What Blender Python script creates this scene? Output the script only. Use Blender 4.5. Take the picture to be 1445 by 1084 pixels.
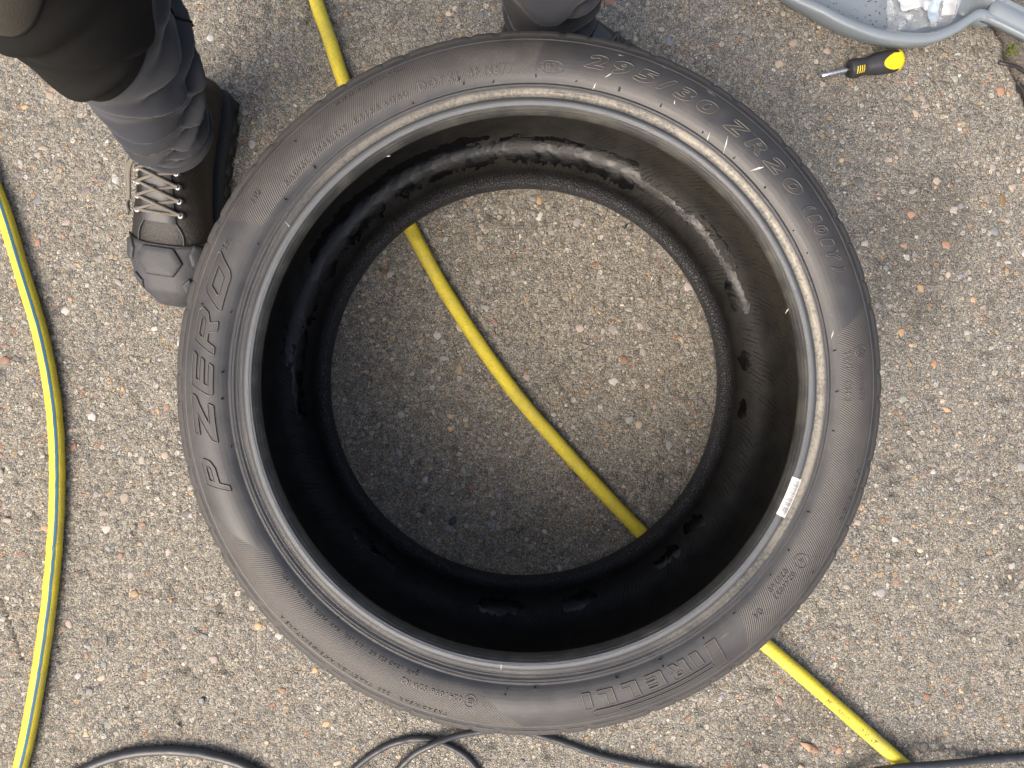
import bpy, bmesh, math, random
import numpy as np
from mathutils import Vector, Matrix, Quaternion
from mathutils.geometry import interpolate_bezier

SC = bpy.context.scene
for _o in list(bpy.data.objects): bpy.data.objects.remove(_o)
COL = SC.collection
rad, PI, TAU = math.radians, math.pi, 2*math.pi
random.seed(7)
RNG = np.random.default_rng(7)

# ------------------------------------------------------------------ camera
F, CU, CV = 1000.0, 722.5, 542.0          # focal length and principal point, photograph pixels
NU, NV, CAMZ = 718.0, 531.0, 0.958        # pixel straight below the camera, camera height in metres
ncam = Vector(((NU-CU)/F, -(NV-CV)/F, -1)).normalized()
RCAM = ncam.rotation_difference(Vector((0, 0, -1)))
cam = bpy.data.cameras.new('camera'); camo = bpy.data.objects.new('camera', cam); COL.objects.link(camo)
camo.location = (0, 0, CAMZ); camo.rotation_mode = 'QUATERNION'; camo.rotation_quaternion = RCAM
cam.sensor_width = 36; cam.lens = F/1445*36; cam.clip_start = 0.01; cam.clip_end = 200
SC.camera = camo

# ------------------------------------------------------------------ sky, sun, exposure
SUN_AZ, SUN_EL = rad(232), rad(50)        # direction the light comes from (x right, y up in the picture)
w = bpy.data.worlds.new('World'); SC.world = w; w.use_nodes = True
wn = w.node_tree; bg = wn.nodes['Background']
sky = wn.nodes.new('ShaderNodeTexSky'); sky.sky_type = 'NISHITA'; sky.sun_disc = False
sky.sun_elevation = SUN_EL; sky.sun_rotation = PI/2 - SUN_AZ
sky.air_density = 1.0; sky.dust_density = 9.0; sky.ozone_density = 0.5
wn.links.new(sky.outputs[0], bg.inputs[0]); bg.inputs[1].default_value = 0.15
sl = bpy.data.lights.new('sun', 'SUN'); sl.energy = 0.85; sl.angle = rad(55); sl.color = (1, .975, .935)
so = bpy.data.objects.new('sun', sl); COL.objects.link(so); so.location = (-2, -2, 4)
sdir = Vector((math.cos(SUN_EL)*math.cos(SUN_AZ), math.cos(SUN_EL)*math.sin(SUN_AZ), math.sin(SUN_EL)))
so.rotation_mode = 'QUATERNION'; so.rotation_quaternion = sdir.to_track_quat('Z', 'Y')
SC.view_settings.view_transform = 'Standard'; SC.view_settings.look = 'None'
SC.view_settings.gamma = 1; SC.view_settings.use_curve_mapping = False
SC.view_settings.exposure = 1.03

def P(u, v, z=0.0):
    """world point at height z on the ray of photograph pixel (u, v)"""
    d = RCAM @ Vector(((u-CU)/F, -(v-CV)/F, -1))
    return Vector((0, 0, CAMZ)) + d*((z-CAMZ)/d.z)

# ------------------------------------------------------------------ small helpers
def obj(name, me, mat=None, parent=None, smooth=True):
    o = bpy.data.objects.new(name, me); COL.objects.link(o)
    if mat: me.materials.append(mat)
    if smooth: me.shade_smooth()
    if parent: o.parent = parent
    return o
def empty(name, loc=(0, 0, 0), rz=0):
    o = bpy.data.objects.new(name, None); COL.objects.link(o); o.location = loc; o.rotation_euler = (0, 0, rz)
    o.empty_display_size = .05
    return o
def tag(o, label, cat, group=None):
    o['label'] = label; o['category'] = cat
    if group: o['group'] = group
    return o
def mesh(name, v, f):
    me = bpy.data.meshes.new(name)
    me.from_pydata([tuple(map(float, p)) for p in v], [], [tuple(map(int, q)) for q in f]); me.update()
    return me
def attr(me, name, vals):
    a = me.attributes.new(name, 'FLOAT', 'POINT'); a.data.foreach_set('value', np.asarray(vals, dtype=np.float32))
def grid_faces(nu, nv, wrap_u=False, wrap_v=False):
    """quads of a grid stored index = i*nv + j"""
    I = np.arange(nu if wrap_u else nu-1); J = np.arange(nv if wrap_v else nv-1)
    i, j = np.meshgrid(I, J, indexing='ij'); i2 = (i+1) % nu; j2 = (j+1) % nv
    return np.stack([i*nv+j, i2*nv+j, i2*nv+j2, i*nv+j2], -1).reshape(-1, 4)
def flip(f): return [tuple(reversed(tuple(q))) for q in f]
def catmull(pts, n=10):
    pts = [Vector(p) for p in pts]; out = []
    ext = [pts[0]*2-pts[1]] + pts + [pts[-1]*2-pts[-2]]
    for k in range(1, len(ext)-2):
        p0, p1, p2, p3 = ext[k-1:k+3]
        for s in range(n):
            t = s/n
            out.append(.5*((2*p1)+(p2-p0)*t+(2*p0-5*p1+4*p2-p3)*t*t+(3*p1-p0-3*p2+p3)*t**3))
    out.append(pts[-1]); return out
def tube(pts, r, seg=10, scale=None, up=Vector((0, 0, 1)), caps=True):
    """verts, faces of a tube; r a number or a list; scale(p) -> (width, height) squash about the bottom"""
    V, Fc = [], []; n = len(pts)
    for k, p in enumerate(pts):
        d = (pts[min(k+1, n-1)]-pts[max(k-1, 0)]).normalized()
        s = d.cross(up)
        s = s.normalized() if s.length > 1e-6 else Vector((1, 0, 0))
        u = s.cross(d).normalized(); rr = r[k] if hasattr(r, '__len__') else r
        sw, sh = scale(p) if scale else (1, 1)
        for a in range(seg):
            t = TAU*a/seg
            q = p + s*(math.cos(t)*rr*sw) + u*(math.sin(t)*rr*sh) - u*(rr*(1-sh))
            V.append(q)
    Fc = [tuple(q) for q in grid_faces(n, seg, False, True)]
    if caps:
        Fc.append(tuple(range(seg))[::-1]); Fc.append(tuple(range((n-1)*seg, n*seg)))
    return V, flip(Fc)
def loft(rings, caps=True):
    V = [p for r_ in rings for p in r_]; n, m = len(rings), len(rings[0])
    Fc = [tuple(q) for q in grid_faces(n, m, False, True)]
    if caps: Fc.append(tuple(range(m))[::-1]); Fc.append(tuple(range((n-1)*m, n*m)))
    return V, Fc
def merge(*vf):
    V, Fc = [], []
    for v, f in vf:
        o = len(V); V += list(v); Fc += [tuple(i+o for i in q) for q in f]
    return V, Fc
def box(cx, cy, cz, sx, sy, sz, rz=0.):
    c, s = math.cos(rz), math.sin(rz); V = []
    for z in (-1, 1):
        for y in (-1, 1):
            for x in (-1, 1):
                X, Y = x*sx/2, y*sy/2
                V.append((cx+X*c-Y*s, cy+X*s+Y*c, cz+z*sz/2))
    return V, [(0, 2, 3, 1), (4, 5, 7, 6), (0, 1, 5, 4), (2, 6, 7, 3), (0, 4, 6, 2), (1, 3, 7, 5)]
def fix_normals(me):
    bm = bmesh.new(); bm.from_mesh(me); bmesh.ops.recalc_face_normals(bm, faces=bm.faces); bm.to_mesh(me); bm.free()
    return me
def remeshed(name, v, f, voxel, smooth=4):
    me = fix_normals(mesh(name, v, f)); o = bpy.data.objects.new('work', me); COL.objects.link(o)
    m = o.modifiers.new('r', 'REMESH'); m.mode = 'VOXEL'; m.voxel_size = voxel
    if smooth: s = o.modifiers.new('s', 'SMOOTH'); s.factor = .5; s.iterations = smooth
    dg = bpy.context.evaluated_depsgraph_get(); me2 = bpy.data.meshes.new_from_object(o.evaluated_get(dg))
    bpy.data.objects.remove(o); me2.name = name
    return me2
# smooth value noise, numpy
_T = RNG.random((256, 256)).astype(np.float64)
def vnoise(x, y):
    x, y = np.asarray(x, float), np.asarray(y, float)
    xi, yi = np.floor(x).astype(int), np.floor(y).astype(int); fx, fy = x-xi, y-yi
    fx, fy = fx*fx*(3-2*fx), fy*fy*(3-2*fy)
    g = lambda a, b: _T[a & 255, b & 255]
    return (g(xi, yi)*(1-fx)+g(xi+1, yi)*fx)*(1-fy)+(g(xi, yi+1)*(1-fx)+g(xi+1, yi+1)*fx)*fy
def fbm(x, y, o=4):
    s, a, t = 0, .5, 0
    for k in range(o):
        s = s+a*vnoise(x*2**k+17.3*k, y*2**k+5.1*k); t += a; a *= .5
    return s/t

# ------------------------------------------------------------------ material helpers
class NT:
    def __init__(s, name):
        s.m = bpy.data.materials.new(name); s.m.use_nodes = True; s.t = s.m.node_tree
        s.b = s.t.nodes['Principled BSDF']; s.tc = None
    def n(s, ty, **kw):
        nd = s.t.nodes.new('ShaderNode'+ty)
        for k, v in kw.items(): setattr(nd, k, v)
        return nd
    def l(s, a, b): s.t.links.new(a, b)
    def put(s, sock, v):
        if isinstance(v, (int, float)): sock.default_value = v
        elif isinstance(v, (tuple, list)):
            sock.default_value = tuple(v)+(1,) if len(v) == 3 and sock.type == 'RGBA' else v
        else: s.l(v, sock)
    def coord(s):
        if not s.tc: s.tc = s.n('TexCoord')
        return s.tc.outputs['Object']
    def noise(s, scale, detail=3, rough=.55, vec=None, col=False):
        d = s.n('TexNoise'); s.l(vec or s.coord(), d.inputs['Vector']); d.inputs['Scale'].default_value = scale
        d.inputs['Detail'].default_value = detail; d.inputs['Roughness'].default_value = rough
        return d.outputs['Color' if col else 'Fac']
    def voro(s, scale, feature='F1', vec=None, rnd=1.):
        d = s.n('TexVoronoi', feature=feature); s.l(vec or s.coord(), d.inputs['Vector']); d.inputs['Scale'].default_value = scale
        d.inputs['Randomness'].default_value = rnd
        return d
    def math(s, op, a, b=0., c=None, clamp=False):
        d = s.n('Math', operation=op); d.use_clamp = clamp
        s.put(d.inputs[0], a); s.put(d.inputs[1], b)
        if c is not None: s.put(d.inputs[2], c)
        return d.outputs[0]
    def mr(s, x, a, b, c=0., d=1., smooth=False):
        q = s.n('MapRange'); q.interpolation_type = 'SMOOTHSTEP' if smooth else 'LINEAR'
        for i, v in enumerate((x, a, b, c, d)): s.put(q.inputs[i], v)
        return q.outputs[0]
    def mix(s, f, a, b, mode='MIX'):
        d = s.n('Mix', data_type='RGBA', blend_type=mode)
        s.put(d.inputs[0], f); s.put(d.inputs[6], a); s.put(d.inputs[7], b)
        return d.outputs[2]
    def ramp(s, x, stops, const=False):
        d = s.n('ValToRGB'); s.l(x, d.inputs[0]); cr = d.color_ramp
        cr.interpolation = 'CONSTANT' if const else 'LINEAR'
        while len(cr.elements) > 1: cr.elements.remove(cr.elements[-1])
        for k, (p, c) in enumerate(stops):
            e = cr.elements[0] if k == 0 else cr.elements.new(p)
            e.position = p; e.color = tuple(c)+(1,)
        return d.outputs[0]
    def attr(s, name, fac=True):
        d = s.n('Attribute'); d.attribute_name = name; return d.outputs['Fac' if fac else 'Color']
    def bump(s, h, dist, strength=1., prev=None):
        d = s.n('Bump'); s.put(d.inputs['Height'], h); d.inputs['Distance'].default_value = dist
        d.inputs['Strength'].default_value = strength
        if prev is not None: s.l(prev, d.inputs['Normal'])
        return d.outputs[0]
    def polar(s):
        x = s.n('SeparateXYZ'); s.l(s.coord(), x.inputs[0])
        th = s.math('ARCTAN2', x.outputs[1], x.outputs[0])
        r2 = s.math('ADD', s.math('MULTIPLY', x.outputs[0], x.outputs[0]), s.math('MULTIPLY', x.outputs[1], x.outputs[1]))
        return th, s.math('SQRT', r2), x.outputs[2]
    def out(s, col, rough=.6, bump=None, spec=.5, metal=0., **kw):
        s.put(s.b.inputs['Base Color'], col); s.put(s.b.inputs['Roughness'], rough)
        s.put(s.b.inputs['Specular IOR Level'], spec); s.put(s.b.inputs['Metallic'], metal)
        if bump is not None: s.l(bump, s.b.inputs['Normal'])
        for k, v in kw.items(): s.put(s.b.inputs[k], v)
        return s.m
def simple(name, col, rough=.6, var=.15, scale=60, bump=0., bscale=400, spec=.5, metal=0.):
    t = NT(name); f = t.noise(scale, 4)
    c = t.mix(f, tuple(x*(1-var) for x in col), tuple(min(1, x*(1+var)) for x in col))
    b = t.bump(t.noise(bscale, 3), bump) if bump else None
    return t.out(c, t.mr(f, .2, .8, max(.03, rough-.08), min(1, rough+.08)), b, spec, metal)

# ================================================================== GROUND
def crack_polys():
    A = [P(1370, -60), P(1393, 8), P(1405, 35), P(1418, 60), P(1428, 92), P(1440, 120), P(1462, 160), P(1500, 240)]
    B = [P(-60, 760), P(-20, 820), P(3, 850), P(14, 880), P(24, 912), P(31, 930)]
    return A, B
CRA, CRB = crack_polys()
def dist_poly(x, y, pl):
    d = np.full(np.shape(x), 9.)
    for a, b in zip(pl[:-1], pl[1:]):
        ax, ay, dx, dy = a.x, a.y, b.x-a.x, b.y-a.y
        t = np.clip(((x-ax)*dx+(y-ay)*dy)/(dx*dx+dy*dy), 0, 1)
        d = np.minimum(d, np.hypot(x-ax-t*dx, y-ay-t*dy))
    return d
def ground_h(x, y):
    h = (fbm(x*9+40, y*9+40, 3)-.5)*.004 + (fbm(x*110+9, y*110+3, 2)-.5)*.0022
    wob = (fbm(x*60+3, y*60+8, 2)-.5)*.008
    d = dist_poly(x, y, CRA)+wob
    h = h-.016*np.clip(1-np.maximum(d-.0015, 0)/.0045, 0, 1)
    d2 = dist_poly(x, y, CRB)+wob*.35
    h = h-.004*np.clip(1-np.maximum(d2-.0005, 0)/.0022, 0, 1)
    pit = fbm(x*38+11, y*38+71, 2)
    return h-.0035*np.clip((pit-.74)/.06, 0, 1)
def axis(a, b, step, far):
    core = list(np.arange(a, b+step/2, step)); s = step; lo, hi = [], []
    x = a
    while x > -far: s *= 1.35; x -= s; lo.append(x)
    s = step; x = b
    while x < far: s *= 1.35; x += s; hi.append(x)
    return np.array(lo[::-1]+core+hi)
gx, gy = axis(-.80, .82, .0032, 40), axis(-.62, .62, .0032, 40)
X, Y = np.meshgrid(gx, gy, indexing='ij'); Z = ground_h(X, Y)
gme = mesh('ground', np.stack([X, Y, Z], -1).reshape(-1, 3), grid_faces(len(gx), len(gy)))
def ground_mat():
    t = NT('concrete'); co = t.coord()
    wv = t.n('VectorMath', operation='ADD'); t.l(co, wv.inputs[0])
    nz = t.n('VectorMath', operation='SCALE'); t.l(t.noise(260, 2, col=True), nz.inputs[0]); nz.inputs['Scale'].default_value = .0030
    t.l(nz.outputs[0], wv.inputs[1]); wc = wv.outputs[0]
    big, mid, fine, grit = t.noise(2.3, 4), t.noise(16, 4), t.noise(250, 5, .75), t.noise(780, 3, .65)
    c = t.mix(t.mr(fine, .3, .7), (.085, .081, .072), (.53, .50, .435))
    c = t.mix(t.mr(big, .38, .60, 0, .8), c, t.mix(t.mr(fine, .3, .7), (.065, .064, .062), (.40, .39, .37)))
    c = t.mix(t.mr(mid, .50, .68, 0, .6), c, t.mix(t.mr(fine, .3, .7), (.08, .072, .060), (.43, .39, .32)))
    wm = t.attr('warm'); c = t.mix(t.math('MULTIPLY', wm, .7), c, t.mix(t.mr(fine, .3, .7), (.12, .110, .088), (.66, .60, .475)))
    stops = [(0, (.10, .095, .095)), (.12, (.15, .15, .155)), (.28, (.29, .28, .265)), (.42, (.22, .19, .155)),
             (.56, (.44, .38, .29)), (.68, (.19, .18, .17)), (.78, (.60, .57, .52)), (.86, (.47, .31, .16)), (.90, (.36, .18, .10)), (.93, (.36, .33, .31))]
    hgt = t.math('MULTIPLY', fine, .5)
    for sc, pres, fall in ((400, .25, .42), (210, .35, .38), (110, .45, .36)):
        v = t.voro(sc, vec=wc); sx = t.n('SeparateXYZ'); t.l(v.outputs['Color'], sx.inputs[0])
        m = t.math('MULTIPLY', t.mr(v.outputs['Distance'], fall, fall+.10, 1, 0), t.math('GREATER_THAN', sx.outputs[1], pres))
        sc_ = t.mix(.08, t.ramp(sx.outputs[0], stops, True), t.mix(fine, (.2, .18, .15), (.48, .44, .38)))
        c = t.mix(t.math('MULTIPLY', m, .95), c, sc_)
        rim = t.math('MULTIPLY', t.mr(v.outputs['Distance'], fall+.06, fall+.12, 0, 1), t.mr(v.outputs['Distance'], fall+.12, fall+.24, 1, 0)); c = t.mix(t.math('MULTIPLY', t.math('MULTIPLY', rim, t.math('GREATER_THAN', sx.outputs[1], pres)), .75), c, (.055, .050, .045))
        hgt = t.math('ADD', hgt, t.math('MULTIPLY', m, .30))
    c = t.mix(t.mr(grit, .37, .49, .85, 0), c, (.04, .037, .034))
    c = t.mix(t.mr(grit, .56, .66, 0, .8), c, (.74, .70, .61))
    d1 = t.attr('dirt'); c = t.mix(.12, c, (.30, .31, .29)); c = t.mix(d1, c, (.05, .046, .042))
    slab = t.attr('slab'); c = t.mix(t.math('MULTIPLY', slab, .75), c, t.mix(fine, (.11, .095, .09), (.22, .195, .18)))
    b = t.bump(t.math('ADD', hgt, t.math('MULTIPLY', grit, .7)), .0034, 1.)
    c = t.mix(1., c, (1., .99, .945), 'MULTIPLY')
    return t.out(c, .88, b, .3)
ground = obj('ground', gme, ground_mat()); ground['kind'] = 'structure'
wobx = (fbm(X*60+3, Y*60+8, 2)-.5)*.008
dk = np.clip(1-(dist_poly(X, Y, CRA)+wobx-.002)/.006, 0, 1)*.95
dk = np.maximum(dk, .8*np.clip(1-(dist_poly(X, Y, CRB)+wobx*.35)/.0028, 0, 1))
oil = np.clip((fbm(X*5.5+31, Y*5.5+12, 4)-.60)/.12, 0, 1)*.32*np.clip((X+.1)*3, 0, 1)
spots = np.clip((fbm(X*34+2, Y*34+51, 3)-.80)/.05, 0, 1)*.5
attr(gme, 'dirt', np.clip(np.maximum(np.maximum(dk, oil), spots), 0, 1).ravel())
attr(gme, 'warm', np.clip(.42-X*.75-Y*.35+(fbm(X*4+8, Y*4+3, 4)-.5)*1.3, 0, 1).ravel())
lx = np.interp(Y, [p.y for p in CRA[::-1]], [p.x for p in CRA[::-1]])
attr(gme, 'slab', np.clip((X-lx-.002)/.004, 0, 1).ravel())

# ---- pebbles set in the concrete
def pebble_mat():
    t = NT('pebble'); c = t.attr('col', False); f = t.noise(500, 3); g = t.noise(160, 3)
    c = t.mix(t.mr(f, .35, .7, 0, .22), c, t.mix(.4, c, (.50, .47, .40)))
    c = t.mix(t.mr(g, .5, .75, 0, .4), c, (.20, .18, .155))
    return t.out(c, .62, t.bump(f, .0006, .6), .4)
M_peb = pebble_mat()
PCOL = [(.34, .325, .305), (.42, .40, .375), (.25, .24, .23), (.15, .145, .145), (.46, .37, .255), (.52, .44, .33), (.46, .28, .13), (.50, .33, .17), (.33, .165, .095),
        (.27, .15, .12), (.64, .61, .56), (.30, .25, .20), (.36, .30, .25), (.21, .225, .245), (.56, .52, .45)]
PW = np.array([10, 5, 14, 12, 7, 3.5, 4.2, 3.4, 4.2, 4, 1.6, 11, 9, 7, 2.2], float); PW /= PW.sum()
def stone(rx, ry, h, rz, n=9, sub=.72):
    """irregular flat-domed stone, about 36 triangles"""
    ang = np.sort((np.arange(n)+RNG.uniform(-.32, .32, n))*TAU/n); rr = RNG.uniform(.68, 1.18, n); V = []
    c, s = math.cos(rz), math.sin(rz)
    for k, (sc, z) in enumerate(((1., -.55), (.93, .35), (sub*.8, .92))):
        for a, q in zip(ang, rr):
            x, y = rx*sc*q*math.cos(a), ry*sc*q*math.sin(a)
            V.append((x*c-y*s, x*s+y*c, z*h*(1+.12*math.sin(a*2+rz))))
    V.append((0, 0, h)); Fc = []
    for k in range(2):
        for i in range(n): j = (i+1) % n; Fc.append((k*n+i, k*n+j, (k+1)*n+j, (k+1)*n+i))
    Fc += [(2*n+i, 2*n+(i+1) % n, 3*n) for i in range(n)]
    return V, Fc
def set_col(me, cols):
    a = me.color_attributes.new('col', 'FLOAT_COLOR', 'POINT'); a.data.foreach_set('color', np.asarray(cols, np.float32).ravel())
def jit(c):
    k = RNG.uniform(.55, 1.0); g = sum(c)/3; return [min(1, (x*.86+g*.14)*k*RNG.uniform(.95, 1.05)) for x in c]+[1]
N_ST = 34000
px = RNG.uniform(-.84, .86, N_ST); py = RNG.uniform(-.66, .66, N_ST)
size = .0011*(1-RNG.random(N_ST))**(-1/2.6); size = np.clip(size, .0011, .0072)
ph = ground_h(px, py); order = np.argsort(-size)
vis = [i for i in order if abs(px[i]) < .70 and abs(py[i]) < .53 and not (.265 < math.hypot(px[i]-.02, py[i]+.008) < .47)
       and dist_poly(px[i], py[i], CRA) > .012]
big = set(vis[:290]); V, Fc, Cc = [], [], []
for i in range(N_ST):
    s = size[i]
    if dist_poly(px[i], py[i], CRA) < .007: continue
    asp = RNG.uniform(.5, 1.); rz = RNG.uniform(0, TAU); h = min(.0016, s*.26)*RNG.uniform(.4, 1.)
    ci = RNG.choice(len(PCOL), p=PW); ci = ci if s < .0034 or ci not in (10, 14, 5) else (0, 2, 11)[ci % 3]; c = jit(PCOL[ci]); v, f = stone(s, s*asp, h, rz, 9 if i in big else (7 if s > .003 else 5))
    if i in big:
        me = mesh('pebble', v, f); set_col(me, [c]*len(v)); o = obj('pebble', me, M_peb, ground); o.location = (px[i], py[i], ph[i]+.0001)
    else:
        o0 = len(V); V += [(a+px[i], b+py[i], z+ph[i]+.0001) for a, b, z in v]; Fc += [tuple(k+o0 for k in q) for q in f]; Cc += [c]*len(v)
me = mesh('small_pebbles', V, Fc); set_col(me, Cc); sp = obj('small_pebbles', me, M_peb, ground); sp['kind'] = 'stuff'

# ================================================================== TYRE
TX, TY, TZ = .0201, -.0084, .012
tyre = tag(empty('tyre', (TX, TY, TZ)), 'large worn black low-profile car tyre lying flat on the concrete', 'tyre')
HT = .2905; ZT = .276                       # tyre height and height of the upper bead toe, tyre coordinates
BEAD = [(.2540, 0), (.2543, .0022), (.2555, .0048), (.2578, .0082), (.2584, .0086), (.2594, .0098), (.2598, .0105), (.2603, .0106), (.2622, .0116), (.2642, .0114), (.2660, .0100),
        (.2676, .0078), (.2692, .0064), (.2715, .0058), (.2735, .0064), (.2742, .0071), (.2747, .0068), (.2765, .0083), (.2772, .0089), (.2777, .0085), (.2786, .0094), (.2794, .0099), (.2800, .0093)]
SIDE = [(.2800, .0093), (.2808, .0080), (.2818, .0084), (.2832, .0100), (.286, .0118), (.290, .0133), (.294, .0142), (.298, .0145), (.302, .0143), (.306, .0135),
        (.310, .0121), (.314, .0101), (.318, .0074), (.3215, .0044), (.3240, .0019), (.3246, .0022), (.3252, .0021), (.3258, .0010), (.3266, -.0006), (.3282, -.0022)]
TREAD = [(.3282, -.0022), (.3306, -.0040), (.3344, -.0068), (.3372, -.0105), (.3398, -.018), (.3412, -.03), (.3385, -.06), (.3385, -.1307)]
INNER = [(.2540, 0), (.2543, -.0030), (.2560, -.0070), (.2600, -.0102), (.2650, -.0108), (.2700, -.0088), (.2745, -.0050), (.2770, -.0028), (.282, .0000), (.290, .0016), (.298, .0016), (.306, -.0004),
         (.313, -.0050), (.318, -.0105), (.3215, -.0175), (.3240, -.027), (.3258, -.042), (.3268, -.065), (.3275, -.1307)]
def resample(pl, step):
    pl = np.array(pl); out = [pl[0]]
    for a, b in zip(pl[:-1], pl[1:]):
        n = max(1, int(np.hypot(*(b-a))/step))
        for k in range(1, n+1): out.append(a+(b-a)*k/n)
    return np.array(out)
def smooth_profile(pl, it=2):
    p = np.array(pl, float)
    for _ in range(it):
        q = p.copy(); q[1:-1] = .25*p[:-2]+.5*p[1:-1]+.25*p[2:]; p = q
    return p
NA = 1080
TH = np.arange(NA)*TAU/NA
def revolve(name, prof, mat, parent, low=False, na=NA, flipf=False, wob=0.):
    prof = np.asarray(prof, float); th = np.arange(na)*TAU/na; r, z = prof[:, 0], ZT+prof[:, 1]
    if low: z = HT-z
    R, T = np.meshgrid(r, th, indexing='ij'); Zz = np.repeat(z[:, None], na, 1)
    if wob: Zz = Zz+wob*(fbm(4+3*np.cos(T), 4+3*np.sin(T), 2)-.5)
    v = np.stack([R*np.cos(T), R*np.sin(T), Zz], -1).reshape(-1, 3); f = grid_faces(len(r), na, False, True)
    if low != flipf: f = f[:, ::-1]
    me = mesh(name, v, f); o = obj(name, me, mat, parent)
    return o, R, T
def side_z(r):
    a = np.array(SIDE_R); return ZT+np.interp(r, a[:, 0], a[:, 1])
SIDE_R = resample(SIDE, .0011); BEAD_R = resample(BEAD, .0007); INNER_R = smooth_profile(resample(INNER, .0016), 6); TREAD_R = resample(TREAD, .004)

def rubber_mat(name, kind):
    t = NT(name); th, r, z = t.polar(); big, mid, fine = t.noise(7, 4), t.noise(38, 5, .6), t.noise(900, 3, .6)
    base = t.mix(mid, (.022, .0235, .0265), (.038, .0390, .0412))
    dust = t.mr(t.math('ADD', t.math('MULTIPLY', big, .6), t.math('MULTIPLY', mid, .4)), .36, .68, 0, 1)
    if kind == 'side':
        ha = t.attr('hatch'); outer = t.mr(r, .296, .318)
        c = t.mix(t.math('MULTIPLY', dust, .42), base, (.090, .083, .076))
        c = t.mix(t.math('MULTIPLY', ha, t.mr(mid, .25, .75, .25, .62)), c, (.086, .077, .068))
        c = t.mix(t.math('MULTIPLY', t.mr(fine, .62, .75, 0, .5), dust), c, (.20, .185, .165))
        # pale scuffs, drawn out along the circumference
        cm = t.n('CombineXYZ'); t.l(t.math('MULTIPLY', th, 9), cm.inputs[0]); t.l(t.math('MULTIPLY', r, 260), cm.inputs[1])
        sc = t.noise(1.3, 5, .7, cm.outputs[0]); c = t.mix(t.mr(sc, .60, .78, 0, .5), c, (.16, .152, .142))
        ph = t.math('SINE', t.math('MULTIPLY', t.math('ADD', th, t.math('MULTIPLY', r, 1.9)), 840))
        b = t.bump(t.math('MULTIPLY', t.math('MULTIPLY', ph, ha), .5), .00045, .7)
        b = t.bump(mid, .0007, .5, b); b = t.bump(fine, .00012, .6, b)
        rough = t.math('ADD', t.mr(mid, .2, .8, .40, .56), t.math('MULTIPLY', ha, .14))
        return t.out(c, rough, b, .5)
    if kind == 'bead':
        ring = t.math('MULTIPLY', t.mr(r, .2668, .2695, 0, 1, True), t.mr(r, .2742, .2772, 1, 0, True))
        da = t.attr('dirt'); g = t.noise(330, 4, .7)
        cl = t.math('MULTIPLY', t.math('MULTIPLY', ring, da), t.mr(t.math('ADD', t.math('ADD', g, t.math('MULTIPLY', mid, .7)), t.math('MULTIPLY', t.noise(13, 3), .7)), .90, 1.30))
        c = t.mix(t.math('MULTIPLY', cl, .8), base, t.mix(g, (.28, .255, .20), (.48, .445, .37)))
        c = t.mix(t.mr(fine, .66, .74, 0, .35), c, (.22, .21, .19))
        cm = t.n('CombineXYZ'); t.l(t.math('MULTIPLY', th, 5), cm.inputs[0]); t.l(t.math('MULTIPLY', r, 900), cm.inputs[1])
        st = t.noise(1.2, 4, .6, cm.outputs[0]); c = t.mix(t.mr(st, .6, .75, 0, .25), c, (.20, .195, .19))
        b = t.bump(st, .0010, .7); b = t.bump(t.noise(120, 4, .65), .0008, .5, b); b = t.bump(fine, .0001, .5, b)
        inn = t.mr(r, .2590, .2600); crown = t.math('MULTIPLY', inn, t.mr(r, .2650, .2682, 1, 0, True)); c = t.mix(t.math('MULTIPLY', crown, .75), c, t.mix(st, (.062, .068, .076), (.140, .149, .158)))
        return t.out(t.mix(inn, t.mix(t.mr(mid, .45, .7), (.016, .0165, .016), (.045, .043, .036)), c), t.math('ADD', t.mr(cl, 0, 1, .52, .66), t.mr(mid, .2, .8, -.05, .1)), b, .55)
    if kind == 'tread':
        c = t.mix(t.math('MULTIPLY', dust, .5), base, (.10, .088, .075))
        return t.out(c, .66, t.bump(fine, .0003, .8), .4)
    if kind == 'liner':
        ch = t.attr('chafer')
        cm = t.n('CombineXYZ'); t.l(t.math('MULTIPLY', th, .3), cm.inputs[0]); t.l(r, cm.inputs[1]); t.l(z, cm.inputs[2])
        vo = t.voro(250, 'DISTANCE_TO_EDGE', cm.outputs[0])
        crack = t.mr(vo.outputs['Distance'], .0, .16, 1, 0)
        # splice lines of the cord plies, lying across the liner
        q = t.math('ADD', t.math('MULTIPLY', th, 46), t.math('MULTIPLY', t.math('ADD', r, z), 75))
        q = t.math('ADD', q, t.math('MULTIPLY', mid, 2.2)); fr = t.math('ABSOLUTE', t.math('SUBTRACT', t.math('FRACT', q), .5))
        line = t.math('MULTIPLY', t.mr(fr, .0, .10, 1, 0), t.mr(t.noise(60, 2), .45, .6))
        line = t.math('MULTIPLY', line, t.math('SUBTRACT', 1., ch))
        c = t.mix(t.mr(mid, .3, .7), (.010, .0099, .0095), (.024, .023, .0205))
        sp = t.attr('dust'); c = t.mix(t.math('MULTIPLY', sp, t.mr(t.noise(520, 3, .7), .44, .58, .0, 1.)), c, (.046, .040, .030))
        c = t.mix(ch, c, t.mix(crack, (.034, .035, .038), (.014, .014, .015)))
        c = t.mix(t.math('MULTIPLY', line, .8), c, (.008, .008, .008))
        h = t.math('SUBTRACT', t.math('MULTIPLY', fine, .35), t.math('ADD', t.math('MULTIPLY', crack, ch), line))
        return t.out(c, t.mr(ch, 0, 1, .60, .38), t.bump(t.math('ADD', h, t.math('MULTIPLY', t.noise(230, 4, .7), .8)), .0009, .9), .22)
M_side, M_bead, M_tread, M_liner = [rubber_mat('rubber_'+k, k) for k in ('side', 'bead', 'tread', 'liner')]
M_letter = simple('rubber_letter', (.042, .0395, .037), .50, .25, 45, .00012, 900)
M_ridge = simple('rubber_ridge', (.068, .066, .064), .44, .25, 60)

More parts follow.
